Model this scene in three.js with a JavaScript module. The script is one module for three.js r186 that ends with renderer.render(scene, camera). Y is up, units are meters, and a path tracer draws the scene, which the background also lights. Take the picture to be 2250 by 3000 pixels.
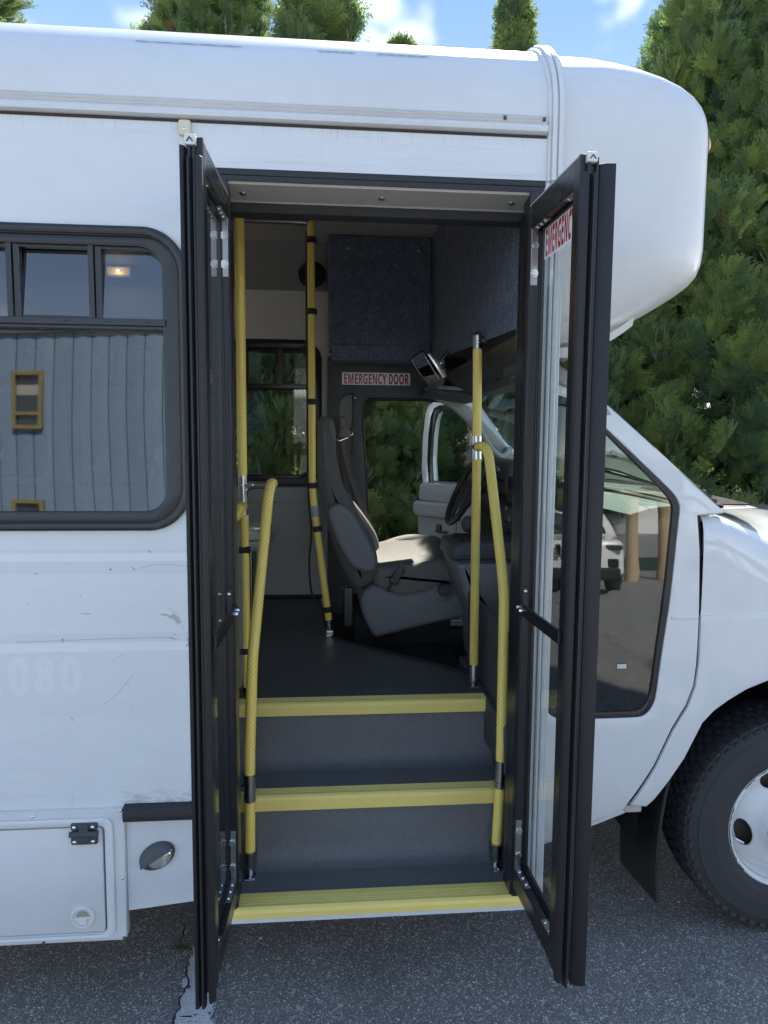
import * as THREE from 'three';
import { RoundedBoxGeometry } from 'three/addons/geometries/RoundedBoxGeometry.js';
import { mergeGeometries, mergeVertices, toCreasedNormals } from 'three/addons/utils/BufferGeometryUtils.js';
import { TessellateModifier } from 'three/addons/modifiers/TessellateModifier.js';
import { FontLoader } from 'three/addons/loaders/FontLoader.js';
import { TextGeometry } from 'three/addons/geometries/TextGeometry.js';

// ---------------------------------------------------------------- camera, sky, sun, exposure
const scene = new THREE.Scene();
const camera = new THREE.PerspectiveCamera(71.36, 0.75, 0.05, 400);
camera.position.set(0, 1.666, 1.9865);
camera.rotation.order = 'YXZ';
camera.rotation.set(-0.0979, -0.0870, 0.00797);
scene.add(camera);

const SUN = new THREE.Vector3(0.30, 1.12, -1.0).normalize();
const sun = new THREE.DirectionalLight(new THREE.Color(1.0, 0.95, 0.86), 5);
sun.position.copy(SUN).multiplyScalar(40);
sun.castShadow = true;
sun.shadow.mapSize.set(4096, 4096);
Object.assign(sun.shadow.camera, { left: -14, right: 14, top: 14, bottom: -14, near: 1, far: 100 });
scene.add(sun);

const renderer = new THREE.WebGLRenderer({ antialias: true });
renderer.setSize(768, 1024);
renderer.shadowMap.enabled = true;
renderer.toneMapping = THREE.LinearToneMapping;
renderer.toneMappingExposure = 3.1;

// seeded random and value noise
function rng(seed) { let s = seed >>> 0; return () => { s = (s + 0x6D2B79F5) | 0; let t = Math.imul(s ^ (s >>> 15), 1 | s); t = (t + Math.imul(t ^ (t >>> 7), 61 | t)) ^ t; return ((t ^ (t >>> 14)) >>> 0) / 4294967296; }; }
function hash(x, y, z = 0) { let h = Math.imul(x | 0, 374761393) ^ Math.imul(y | 0, 668265263) ^ Math.imul(z | 0, 2147483647 ^ 0x5bd1e995); h = Math.imul(h ^ (h >>> 13), 1274126177); return ((h ^ (h >>> 16)) >>> 0) / 4294967296; }
const sm = t => t * t * (3 - 2 * t);
function vnoise(x, y, per = 0, seed = 0) {
  const xi = Math.floor(x), yi = Math.floor(y), fx = sm(x - xi), fy = sm(y - yi);
  const w = v => per ? ((v % per) + per) % per : v;
  const a = hash(w(xi), w(yi), seed), b = hash(w(xi + 1), w(yi), seed), c = hash(w(xi), w(yi + 1), seed), d = hash(w(xi + 1), w(yi + 1), seed);
  return a + (b - a) * fx + (c - a) * fy + (a - b - c + d) * fx * fy;
}
function fbm(x, y, o = 4, per = 0, seed = 0) { let v = 0, a = 0.5, n = 0; for (let i = 0; i < o; i++) { v += a * vnoise(x, y, per, seed + i); n += a; a *= 0.5; x *= 2; y *= 2; per *= 2; } return v / n; }
const clamp = (v, a = 0, b = 1) => Math.min(b, Math.max(a, v));
const lerp = (a, b, t) => a + (b - a) * t;

{ // blue summer sky with broken white cloud
  const W = 1024, H = 512, d = new Float32Array(W * H * 4);
  for (let j = 0; j < H; j++) {
    const el = (j + 0.5) / H * Math.PI - Math.PI / 2, s = Math.max(0, Math.sin(el));
    for (let i = 0; i < W; i++) {
      const az = (i + 0.5) / W * 2 * Math.PI - Math.PI;
      const k = Math.pow(1 - s, 5.6);
      let r = lerp(0.088, 1.52, k), g = lerp(0.172, 1.52, k), b = lerp(0.335, 1.44, k);
      const dx = Math.cos(az) * Math.cos(el), dz = Math.sin(az) * Math.cos(el);
      const q = 1 / (s + 0.16), X = dx * q * 1.9 + 7, Y = dz * q * 1.9 + 3;
      let c = fbm(X * 3.4, Y * 2.6, 6, 0, 17) + 0.3 * (fbm(X * 9, Y * 6, 4, 0, 31) - 0.5);
      c = sm(clamp((c - 0.575) / 0.22)) * clamp(s * 6);
      r = lerp(r, .50, c * 0.85); g = lerp(g, .53, c * 0.85); b = lerp(b, .57, c * 0.85);
      if (el < 0) { r = 0.25; g = 0.26; b = 0.27; }
      const o = (j * W + i) * 4; d[o] = r; d[o + 1] = g; d[o + 2] = b; d[o + 3] = 1;
    }
  }
  const t = new THREE.DataTexture(d, W, H, THREE.RGBAFormat, THREE.FloatType);
  t.mapping = THREE.EquirectangularReflectionMapping; t.magFilter = THREE.LinearFilter; t.minFilter = THREE.LinearFilter; t.wrapS = THREE.RepeatWrapping; t.needsUpdate = true;
  scene.background = t; scene.environment = t;
  scene.backgroundIntensity = 1.0; scene.environmentIntensity = 1.0;
}

// ---------------------------------------------------------------- helpers
const taken = {};
function numbered(n) { taken[n] = (taken[n] || 0) + 1; return taken[n] === 1 ? n : n + '_' + String(taken[n] - 1).padStart(3, '0'); }
function clean(g) {
  g = g.index ? g.toNonIndexed() : g;
  for (const k of Object.keys(g.attributes)) if (!['position', 'normal', 'uv'].includes(k)) g.deleteAttribute(k);
  if (!g.attributes.normal) g.computeVertexNormals();
  if (!g.attributes.uv) g.setAttribute('uv', new THREE.BufferAttribute(new Float32Array(g.attributes.position.count * 2), 2));
  g.clearGroups(); g.morphAttributes = {};
  return g;
}
function merge(list) { list = [].concat(list); return list.length === 1 ? list[0] : mergeGeometries(list.map(clean), false); }
function part(name, geo, mat, parent) {
  const m = new THREE.Mesh(merge(geo), mat); m.name = name; m.castShadow = m.receiveShadow = true; parent.add(m); return m;
}
function thing(name, label, category, group) { const o = new THREE.Group(); o.name = numbered(name); o.userData = { label, category }; if (group) o.userData.group = group; scene.add(o); return o; }
function setting(name, geo, mat, label) { const m = part(numbered(name), geo, mat, scene); m.userData = { kind: 'structure', label }; return m; }
const V = (x, y, z) => new THREE.Vector3(x, y, z);
const tr = (g, x = 0, y = 0, z = 0) => g.translate(x, y, z);
const bx = (x0, x1, y0, y1, z0, z1) => tr(new THREE.BoxGeometry(Math.abs(x1 - x0), Math.abs(y1 - y0), Math.abs(z1 - z0)), (x0 + x1) / 2, (y0 + y1) / 2, (z0 + z1) / 2);
const rbx = (x0, x1, y0, y1, z0, z1, r = 0.004, s = 2) => tr(new RoundedBoxGeometry(Math.abs(x1 - x0), Math.abs(y1 - y0), Math.abs(z1 - z0), s, Math.min(r, Math.abs(x1 - x0) * .49, Math.abs(y1 - y0) * .49, Math.abs(z1 - z0) * .49)), (x0 + x1) / 2, (y0 + y1) / 2, (z0 + z1) / 2);
function uvMetres(g, axis = 2) { // planar uv in metres from the object's own axes
  const p = g.attributes.position, u = new Float32Array(p.count * 2);
  for (let i = 0; i < p.count; i++) { const a = [p.getX(i), p.getY(i), p.getZ(i)]; u[2 * i] = axis === 0 ? a[2] : a[0]; u[2 * i + 1] = axis === 1 ? a[2] : a[1]; }
  g.setAttribute('uv', new THREE.BufferAttribute(u, 2)); return g;
}
function uvBox(g) { // by dominant normal, in metres
  g = clean(g); const p = g.attributes.position, n = g.attributes.normal, u = new Float32Array(p.count * 2);
  for (let t = 0; t < p.count; t += 3) {
    let nx = 0, ny = 0, nz = 0; for (let k = 0; k < 3; k++) { nx += Math.abs(n.getX(t + k)); ny += Math.abs(n.getY(t + k)); nz += Math.abs(n.getZ(t + k)); }
    for (let k = 0; k < 3; k++) { const i = t + k, x = p.getX(i), y = p.getY(i), z = p.getZ(i);
      if (nx >= ny && nx >= nz) { u[2 * i] = z; u[2 * i + 1] = y; } else if (ny >= nz) { u[2 * i] = x; u[2 * i + 1] = z; } else { u[2 * i] = x; u[2 * i + 1] = y; } }
  }
  g.setAttribute('uv', new THREE.BufferAttribute(u, 2)); return g;
}
const shp = pts => new THREE.Shape(pts.map(p => new THREE.Vector2(p[0], p[1])));
function smoothShape(pts, tension = 0.5, div = 6) { // closed smooth outline
  const c = new THREE.CatmullRomCurve3(pts.map(p => V(p[0], p[1], 0)), true, 'catmullrom', tension);
  return shp(c.getPoints(pts.length * div).slice(0, -1).map(p => [p.x, p.y]));
}
function rrect(x0, x1, y0, y1, r, hole = false) {
  const s = hole ? new THREE.Path() : new THREE.Shape();
  s.moveTo(x0 + r, y0); s.lineTo(x1 - r, y0); s.absarc(x1 - r, y0 + r, r, -Math.PI / 2, 0, false);
  s.lineTo(x1, y1 - r); s.absarc(x1 - r, y1 - r, r, 0, Math.PI / 2, false);
  s.lineTo(x0 + r, y1); s.absarc(x0 + r, y1 - r, r, Math.PI / 2, Math.PI, false);
  s.lineTo(x0, y0 + r); s.absarc(x0 + r, y0 + r, r, Math.PI, Math.PI * 1.5, false);
  return s;
}
function ex(shape, z0, z1, bevel = 0, crease = 0.5, seg = 10) { // shape in xy, solid between z0 and z1
  const d = z1 - z0, b = Math.min(bevel, d * .49);
  const g = new THREE.ExtrudeGeometry(shape, { depth: d - 2 * b, bevelEnabled: b > 0, bevelThickness: b, bevelSize: b, bevelOffset: -b, bevelSegments: b > 0.015 ? 5 : 2, curveSegments: seg });
  g.translate(0, 0, z0 + b); return toCreasedNormals(g, crease);
}
// profile given as [z,y], swept along x
function exX(pts, x0, x1, bevel = 0, crease = 0.5) {
  const s = shp(pts.map(p => [-p[0], p[1]])); const g = ex(s, x0, x1, bevel, crease); // shape x = -z
  g.rotateY(Math.PI / 2); // (sx,sy,d) -> (d, sy, -sx)
  return g;
}
// profile [x,z] swept along y
function exY(pts, y0, y1, bevel = 0, crease = 0.5) { const g = ex(shp(pts.map(p => [p[0], -p[1]])), y0, y1, bevel, crease); g.rotateX(-Math.PI / 2); return g; }
function tube(pts, r, seg = 0, rad = 14, tension = 0.5) {
  const c = pts.length === 2 ? new THREE.LineCurve3(V(...pts[0]), V(...pts[1])) : new THREE.CatmullRomCurve3(pts.map(p => V(...p)), false, 'catmullrom', tension);
  const L = c.getLength(), g = new THREE.TubeGeometry(c, seg || Math.max(2, pts.length === 2 ? 2 : pts.length * 10), r, rad, false);
  const u = g.attributes.uv; for (let i = 0; i < u.count; i++) u.setXY(i, u.getX(i) * L, u.getY(i) * 2 * Math.PI * r);
  return g;
}
// tube through corner points with rounded bends
function bent(pts, r, bend = 0.06, rad = 14) {
  const cp = new THREE.CurvePath(), P = pts.map(p => V(...p)); let last = P[0];
  for (let i = 1; i < P.length; i++) {
    if (i < P.length - 1) {
      const a = P[i - 1].clone().sub(P[i]), b = P[i + 1].clone().sub(P[i]); const k = Math.min(bend, a.length() * .45, b.length() * .45);
      const e = P[i].clone().add(a.setLength(k)), f = P[i].clone().add(b.setLength(k));
      cp.add(new THREE.LineCurve3(last, e)); cp.add(new THREE.QuadraticBezierCurve3(e, P[i], f)); last = f;
    } else cp.add(new THREE.LineCurve3(last, P[i]));
  }
  const L = cp.getLength(), g = new THREE.TubeGeometry(cp, Math.ceil(L / 0.015) + 8, r, rad, false);
  const u = g.attributes.uv; for (let i = 0; i < u.count; i++) u.setXY(i, u.getX(i) * L, u.getY(i) * 2 * Math.PI * r);
  return g;
}
function cyl(a, b, r0, r1 = r0, rad = 16) { // capped rod from a to b
  const A = V(...a), B = V(...b), d = B.clone().sub(A), g = new THREE.CylinderGeometry(r1, r0, d.length(), rad, 1);
  g.applyQuaternion(new THREE.Quaternion().setFromUnitVectors(V(0, 1, 0), d.clone().normalize())); const m = A.add(B).multiplyScalar(.5);
  return tr(g, m.x, m.y, m.z);
}
function dome(p, n, r, h = r * .5) { // screw or rivet head
  const g = new THREE.SphereGeometry(r, 10, 5, 0, Math.PI * 2, 0, Math.PI / 2); g.scale(1, h / r, 1);
  g.applyQuaternion(new THREE.Quaternion().setFromUnitVectors(V(0, 1, 0), V(...n).normalize())); return tr(g, ...p);
}
function bow(g, f, edge = 0.06, crease = 0.6, rounds = 7) { // subdivide and push each point by f(x,y,z) -> [x,y,z]
  g = new TessellateModifier(edge, rounds).modify(clean(g)); const p = g.attributes.position;
  for (let i = 0; i < p.count; i++) p.setXYZ(i, ...f(p.getX(i), p.getY(i), p.getZ(i)));
  g.deleteAttribute('normal'); return toCreasedNormals(g, crease);
}
function gridSurf(nu, nv, f, uvf) { // f(u,v) in 0..1 -> [x,y,z]
  const p = [], u = [], idx = [];
  for (let j = 0; j <= nv; j++) for (let i = 0; i <= nu; i++) { const q = f(i / nu, j / nv); p.push(...q); u.push(...(uvf ? uvf(i / nu, j / nv, q) : [q[0], q[1]])); }
  for (let j = 0; j < nv; j++) for (let i = 0; i < nu; i++) { const a = j * (nu + 1) + i, b = a + 1, c = a + nu + 1, d = c + 1; idx.push(a, b, d, a, d, c); }
  const g = new THREE.BufferGeometry(); g.setAttribute('position', new THREE.Float32BufferAttribute(p, 3)); g.setAttribute('uv', new THREE.Float32BufferAttribute(u, 2)); g.setIndex(idx); g.computeVertexNormals(); return g;
}

// ---------------------------------------------------------------- textures
function dataTex(w, h, f, srgb, rx = 1, ry = rx) { // f(i,j) -> [r,g,b] 0..1
  const d = new Uint8Array(w * h * 4);
  for (let j = 0; j < h; j++) for (let i = 0; i < w; i++) { const c = f(i, j), o = (j * w + i) * 4; d[o] = clamp(c[0]) * 255; d[o + 1] = clamp(c[1]) * 255; d[o + 2] = clamp(c[2]) * 255; d[o + 3] = 255; }
  const t = new THREE.DataTexture(d, w, h); t.wrapS = t.wrapT = THREE.RepeatWrapping; t.magFilter = THREE.LinearFilter; t.minFilter = THREE.LinearMipmapLinearFilter; t.generateMipmaps = true;
  if (srgb) t.colorSpace = THREE.SRGBColorSpace; t.repeat.set(rx, ry); t.needsUpdate = true; return t;
}
function canvasTex(w, h, draw, srgb = true) {
  const c = document.createElement('canvas'); c.width = w; c.height = h; draw(c.getContext('2d'), w, h);
  const t = new THREE.CanvasTexture(c); if (srgb) t.colorSpace = THREE.SRGBColorSpace; t.magFilter = THREE.LinearFilter; return t;
}
const grey = v => [v, v, v];
// ---------------------------------------------------------------- materials
const C = (r, g, b) => new THREE.Color().setRGB(r, g, b);
const std = (c, rough, o = {}) => new THREE.MeshStandardMaterial({ color: c, roughness: rough, side: THREE.DoubleSide, ...o });
const phy = (c, rough, o = {}) => new THREE.MeshPhysicalMaterial({ color: c, roughness: rough, side: THREE.DoubleSide, ...o });
const T = {};
// knurled grip: small diamonds
T.grip = dataTex(128, 128, (i, j) => { const u = i / 128 * 8, v = j / 128 * 8; const a = Math.abs(((u + v) % 2 + 2) % 2 - 1), b = Math.abs(((u - v) % 2 + 2) % 2 - 1); return grey(clamp(Math.min(a, b) * 2.2)); }, false, 1 / 0.060, 1 / 0.054);
T.gripC = dataTex(128, 128, (i, j) => { const u = i / 128 * 8, v = j / 128 * 8; const a = Math.abs(((u + v) % 2 + 2) % 2 - 1), b = Math.abs(((u - v) % 2 + 2) % 2 - 1); const k = clamp(Math.min(a, b) * 2.6); return [lerp(.90, 1, k), lerp(.87, 1, k), lerp(.72, 1, k)]; }, true, 1 / 0.060, 1 / 0.054);
// fine pebbled plastic and rubber
T.pebble = dataTex(256, 256, (i, j) => grey(0.5 * fbm(i / 4, j / 4, 3, 64, 5) + 0.5 * fbm(i / 2, j / 2, 2, 128, 6)), false, 1 / 0.12);
T.vinyl = dataTex(512, 512, (i, j) => { const n = hash(i >> 1, j >> 1, 3) > 0.975 ? 0.25 : 0, f = fbm(i / 64, j / 64, 4, 8, 9); return grey(0.80 + 0.05 * f + n + 0.12 * (vnoise(i / 2.2, j / 2.2, 0, 4) - .5)); }, true, 1 / 0.5);
T.carpet = dataTex(512, 512, (i, j) => grey(0.35 + 0.65 * Math.pow(fbm(i / 3, j / 3, 3, 0, 14), 1.3) * (0.75 + 0.5 * fbm(i / 40, j / 40, 3, 0, 15))), true, 1 / 0.5);
T.carpetB = dataTex(512, 512, (i, j) => grey(fbm(i / 3, j / 3, 3, 0, 14)), false, 1 / 0.5);
T.fabric = dataTex(256, 256, (i, j) => grey(0.8 + 0.2 * ((i + ((j >> 1) & 1) * 2) % 4 < 2 ? 1 : 0.4) * vnoise(i / 5, j / 5, 0, 22)), true, 1 / 0.12);
T.dust = dataTex(512, 512, (i, j) => { const f = fbm(i / 128, j / 128, 5, 4, 40), g = fbm(i / 16, j / 20, 3, 32, 41); return grey(0.93 + 0.05 * f + 0.02 * g); }, true, 1 / 1.3);
T.dustR = dataTex(256, 256, (i, j) => { const f = fbm(i / 64, j / 64, 5, 4, 44); return grey(0.55 + 0.45 * f); }, false, 1 / 0.9);
T.wave = dataTex(256, 256, (i, j) => grey(fbm(i / 42, j / 60, 3, 0, 77)), false, 1 / 1.5);
T.brush = dataTex(256, 64, (i, j) => grey(0.5 + 0.5 * vnoise(i / 90, j * .9, 0, 50)), false, 1 / 0.3, 1 / 0.05);

const M = {};
M.paint = phy(C(.67, .68, .68), .34, { bumpMap: T.wave, bumpScale: .003, clearcoat: .7, clearcoatRoughness: .1, map: T.dust });
M.gelcoat = phy(C(.68, .685, .68), .42, { bumpMap: T.wave, bumpScale: .004, clearcoat: .4, clearcoatRoughness: .16, map: T.dust });
M.cabPaint = phy(C(.69, .70, .70), .28, { clearcoat: 1, clearcoatRoughness: .04, map: T.dust });
M.whitePlastic = std(C(.70, .70, .67), .45, { map: T.dust });
M.cream = std(C(.66, .60, .42), .5);
M.soffit = std(C(.50, .48, .44), .5, { map: T.dust });
M.black = std(C(.018, .019, .021), .38, { roughnessMap: T.dustR });
M.alu = std(C(.019, .020, .023), .36, { metalness: .25, roughnessMap: T.dustR });
M.rubber = std(C(.015, .015, .016), .62, { bumpMap: T.pebble, bumpScale: .0004 });
M.rubberDull = std(C(.026, .026, .027), .75, { bumpMap: T.pebble, bumpScale: .0005 });
M.tyre = std(C(.034, .034, .036), .78, { bumpMap: T.pebble, bumpScale: .0004 });
M.steel = std(C(.55, .55, .54), .30, { metalness: 1, roughnessMap: T.brush });
M.steelDull = std(C(.36, .35, .34), .42, { metalness: 1, roughnessMap: T.dustR });
M.chrome = std(C(.75, .75, .75), .12, { metalness: 1 });
M.yellow = phy(C(.97, .75, .18), .42, { map: T.gripC, bumpMap: T.grip, bumpScale: .0007, clearcoat: .25, clearcoatRoughness: .3 });
M.yellowEnd = std(C(.92, .70, .16), .5);
M.nosing = std(C(.86, .69, .20), .55, { map: T.dust });
M.floor = std(C(.115, .120, .130), .45, { map: T.vinyl, bumpMap: T.pebble, bumpScale: .0006 });
M.riser = std(C(.20, .20, .204), .62, { map: T.vinyl, bumpMap: T.pebble, bumpScale: .0008 });
M.carpet = std(C(.34, .40, .54), .97, { map: T.carpet, bumpMap: T.carpetB, bumpScale: .003 });
M.cabCarpet = std(C(.09, .10, .10), .97, { map: T.carpet, bumpMap: T.carpetB, bumpScale: .004 });
M.liner = std(C(.70, .70, .68), .75, { map: T.dust });
M.wallFabric = std(C(.62, .62, .60), .9, { map: T.fabric });
M.darkTrim = std(C(.060, .064, .072), .6, { bumpMap: T.pebble, bumpScale: .0006 });
M.greyTrim = std(C(.31, .315, .31), .55, { bumpMap: T.pebble, bumpScale: .0006 });
M.midTrim = std(C(.185, .19, .195), .6, { bumpMap: T.pebble, bumpScale: .0006 });
M.seat = std(C(.18, .178, .176), .95, { map: T.fabric, bumpMap: T.fabric, bumpScale: .0008 });
M.seatLight = std(C(.24, .23, .21), .95, { map: T.fabric, bumpMap: T.fabric, bumpScale: .0008 });
M.vinylSeat = std(C(.62, .64, .60), .5);
M.belt = std(C(.12, .105, .095), .85);
M.tint = phy(C(.12, .14, .14), .02, { transmission: 1, ior: 1.8, thickness: 0 });
M.tintUpper = phy(C(.04, .05, .055), .02, { transmission: 1, ior: 2.25, thickness: 0 });
M.tintFar = phy(C(.66, .72, .70), .02, { transmission: 1, ior: 1.6, thickness: 0 });
M.clear = phy(C(.86, .91, .89), .01, { transmission: 1, ior: 1.5, thickness: 0 });
M.cabGlass = phy(C(.26, .31, .30), .01, { transmission: 1, ior: 2.0, thickness: 0 });
M.doorGlass = phy(C(.62, .72, .68), .01, { transmission: 1, ior: 1.5, thickness: 0 });
M.wheelWhite = phy(C(.74, .74, .72), .4, { clearcoat: .4, clearcoatRoughness: .3, map: T.dust });
M.amber = phy(C(.75, .22, .03), .2, { clearcoat: 1 });
M.dark = std(C(.012, .012, .013), .8);
M.mirror = std(C(.8, .8, .8), .03, { metalness: 1 });
// ---------------------------------------------------------------- ground
{
  const N = 1024, S = 1.3, pts = [];
  // scattered aggregate: jittered cells, nearest stone wins
  const cell = 4, nc = Math.ceil(N / cell); // about 11 mm
  const stone = (i, j) => {
    let best = 1e9, id = 0, second = 1e9; const ci = Math.floor(i / cell), cj = Math.floor(j / cell);
    for (let a = -1; a <= 1; a++) for (let b = -1; b <= 1; b++) {
      const x = ((ci + a) % nc + nc) % nc, y = ((cj + b) % nc + nc) % nc, px = (ci + a + hash(x, y, 71)) * cell, py = (cj + b + hash(x, y, 72)) * cell;
      const ang = hash(x, y, 73) * 3.14, e = 0.65 + 0.7 * hash(x, y, 74), dx = i - px, dy = j - py, u = dx * Math.cos(ang) + dy * Math.sin(ang), v = -dx * Math.sin(ang) + dy * Math.cos(ang);
      const d = Math.hypot(u * e, v / e) / (0.6 + 0.7 * hash(x, y, 75)); if (d < best) { second = best; best = d; id = x * 977 + y; } else if (d < second) second = d;
    }
    return [best, id, second - best];
  };
  const col = new Float32Array(N * N * 3), hgt = new Float32Array(N * N);
  for (let j = 0; j < N; j++) for (let i = 0; i < N; i++) {
    const [d, id, e] = stone(i, j), r = hash(id, 5, 80), edge = clamp(e / 2.2), big = fbm(i / 128, j / 128, 4, 8, 60);
    const pick = r > 0.80 ? lerp(.30, .52, hash(id, 6, 81)) : r > 0.45 ? lerp(.17, .30, hash(id, 6, 82)) : lerp(.09, .17, hash(id, 6, 83));
    let v = lerp(.075, pick, edge) * (0.8 + 0.4 * big) + 0.03 * (hash(i, j, 84) - .5);
    const warm = hash(id, 7, 85) > .8 ? .02 : 0, o = (j * N + i) * 3;
    col[o] = v + warm; col[o + 1] = v; col[o + 2] = v - warm * .6 + .004; hgt[j * N + i] = clamp(edge * (0.45 + 0.55 * hash(id, 8, 86)));
  }
  // values above are sRGB-like tones of bitumen and chippings
  T.asphalt = dataTex(N, N, (i, j) => { const o = (j * N + i) * 3; return [col[o] * 1.45 + .31, col[o + 1] * 1.43 + .308, col[o + 2] * 1.38 + .30]; }, true, 1 / S);
  T.asphaltB = dataTex(N, N, (i, j) => grey(hgt[j * N + i]), false, 1 / S);
  M.asphalt = std(C(1, 1, 1), .62, { map: T.asphalt, bumpMap: T.asphaltB, bumpScale: .006 });
  const g = new THREE.PlaneGeometry(240, 240, 1, 1); g.rotateX(-Math.PI / 2); uvMetres(g, 1);
  setting('asphalt_ground', g, M.asphalt, 'dark worn asphalt car park with pale stone chippings');
  // painted bay line, worn at its edges, running under the bus
  const R = rng(4), L = [], Rr = [];
  const path = t => [lerp(-.345, -.415, t) , lerp(1.6, -3.4, t)];
  for (let i = 0; i <= 900; i++) { const t = i / 900, [x, z] = path(t); L.push([x - .055 + (vnoise(i / 2, 1) - .5) * .012 + (vnoise(i / 11, 4) - .5) * .014, z]); Rr.push([x + .05 + (vnoise(i / 2, 9) - .5) * .012 + (vnoise(i / 13, 14) - .5) * .012, z]); }
  const line = shp(L.concat(Rr.reverse()).map(p => [p[0], -p[1]]));
  for (let k = 0; k < 260; k++) { const t = .25 + R() * .45, [x, z] = path(t), r = .0015 + Math.pow(R(), 3) * .008, h = new THREE.Path(), px = x + (R() - .5) * .085, n = 6, a0 = R() * 6; const pp = []; for (let q = 0; q < n; q++) { const a = a0 + q / n * 6.283, rr = r * (.5 + R() * .8); pp.push(new THREE.Vector2(px + Math.cos(a) * rr, -(z) + Math.sin(a) * rr)); } h.setFromPoints(pp); line.holes.push(h); }
  const lg = new THREE.ShapeGeometry(line); lg.rotateX(-Math.PI / 2); lg.translate(0, .004, 0); uvMetres(lg, 1);
  T.lineB = T.asphaltB;
  setting('parking_line', lg, std(C(.66, .66, .66), .7, { bumpMap: T.asphaltB, bumpScale: .005, map: T.dust }), 'worn white painted bay line on the asphalt');
  // crack filled with black dirt along the paint
  const cr = [], cl = []; for (let i = 0; i <= 400; i++) { const t = i / 400, z = lerp(.5, -1.6, t); const x = -.455 + .045 * Math.sin(z * 3.1 + 1) * .6 + (fbm(z * 7 + 20, 3, 4) - .5) * .12 + lerp(.03, -.02, t); const w = Math.max(.0004, .0055 * (fbm(z * 9, 8, 3) - .25)) * (z > -.35 ? 1 : .55); cl.push([x - w, -z]); cr.push([x + w, -z]); }
  const cg = new THREE.ShapeGeometry(shp(cl.concat(cr.reverse()))); cg.rotateX(-Math.PI / 2); cg.translate(0, .008, 0);
  const ck = setting('pavement_crack', cg, std(C(.010, .010, .010), .95), 'dark crack running along the painted line');
  // planting strip under the hedge
  const mul = new THREE.PlaneGeometry(26, 5, 1, 1); mul.rotateX(-Math.PI / 2); mul.translate(2, .012, -6.1); uvMetres(mul, 1);
  setting('mulch_bed', mul, std(C(.05, .035, .022), .95, { map: T.carpet }), 'brown mulch bed under the hedge');
  const gr = new THREE.PlaneGeometry(40, 5, 1, 1); gr.rotateX(-Math.PI / 2); gr.translate(14, .012, 17.5); uvMetres(gr, 1);
  setting('lawn_strip', gr, std(C(.055, .10, .02), .95, { map: T.carpet, bumpMap: T.carpetB, bumpScale: .02 }), 'mown green lawn strip across the car park');
  const bl = [bx(2.6, 8.2, .004, .009, 11.9, 12.0)]; bl[0].rotateY(-.12);
  setting('parking_line', bl, std(C(.6, .6, .6), .7), 'white bay line beside the parked car');
}
{ // loose grit on the tarmac
  const R = rng(31), g0 = new THREE.DodecahedronGeometry(1, 0), im = new THREE.InstancedMesh(g0, std(C(1, 1, 1), .8), 1500), d = new THREE.Object3D(), c = new THREE.Color();
  for (let i = 0; i < 1500; i++) { const r = .0012 + Math.pow(R(), 4) * .0055; d.position.set(-1.3 + R() * 3.3, r * .35, -.9 + R() * 2.2); d.rotation.set(R() * 6, R() * 6, R() * 6); d.scale.set(r, r * (.5 + R() * .4), r * (.7 + R() * .6)); d.updateMatrix(); im.setMatrixAt(i, d.matrix); const v = .08 + R() * R() * .42; c.setRGB(v * 1.03, v, v * .93); im.setColorAt(i, c); }
  im.name = 'loose_grit'; im.userData = { kind: 'stuff', label: 'loose grit and small stones scattered on the asphalt', category: 'grit' }; scene.add(im);
}
{ // weed in the crack
  const w = thing('weed', 'tiny green weed sprouting from the crack beside the left door', 'weed'); w.position.set(-.452, .008, -.245);
  const R = rng(12), gs = [];
  for (let k = 0; k < 34; k++) { const a = R() * 6.28, l = .015 + R() * .03, e = .3 + R() * .8, d = [Math.cos(a) * Math.cos(e), Math.sin(e), Math.sin(a) * Math.cos(e)]; const s = [-Math.sin(a), 0, Math.cos(a)], wd = .0016 + R() * .002;
    const g = new THREE.BufferGeometry(); const b = [(R() - .5) * .02, 0, (R() - .5) * .02], m = b.map((v, i) => v + d[i] * l * .55), t = b.map((v, i) => v + d[i] * l); t[1] -= l * .2;
    g.setAttribute('position', new THREE.Float32BufferAttribute([...b, ...m.map((v, i) => v + s[i] * wd), ...t, ...b, ...t, ...m.map((v, i) => v - s[i] * wd)], 3)); g.computeVertexNormals(); gs.push(g); }
  part('leaves', gs.map(clean), std(C(.06, .10, .03), .8), w).userData.kind = 'stuff';
}

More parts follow.
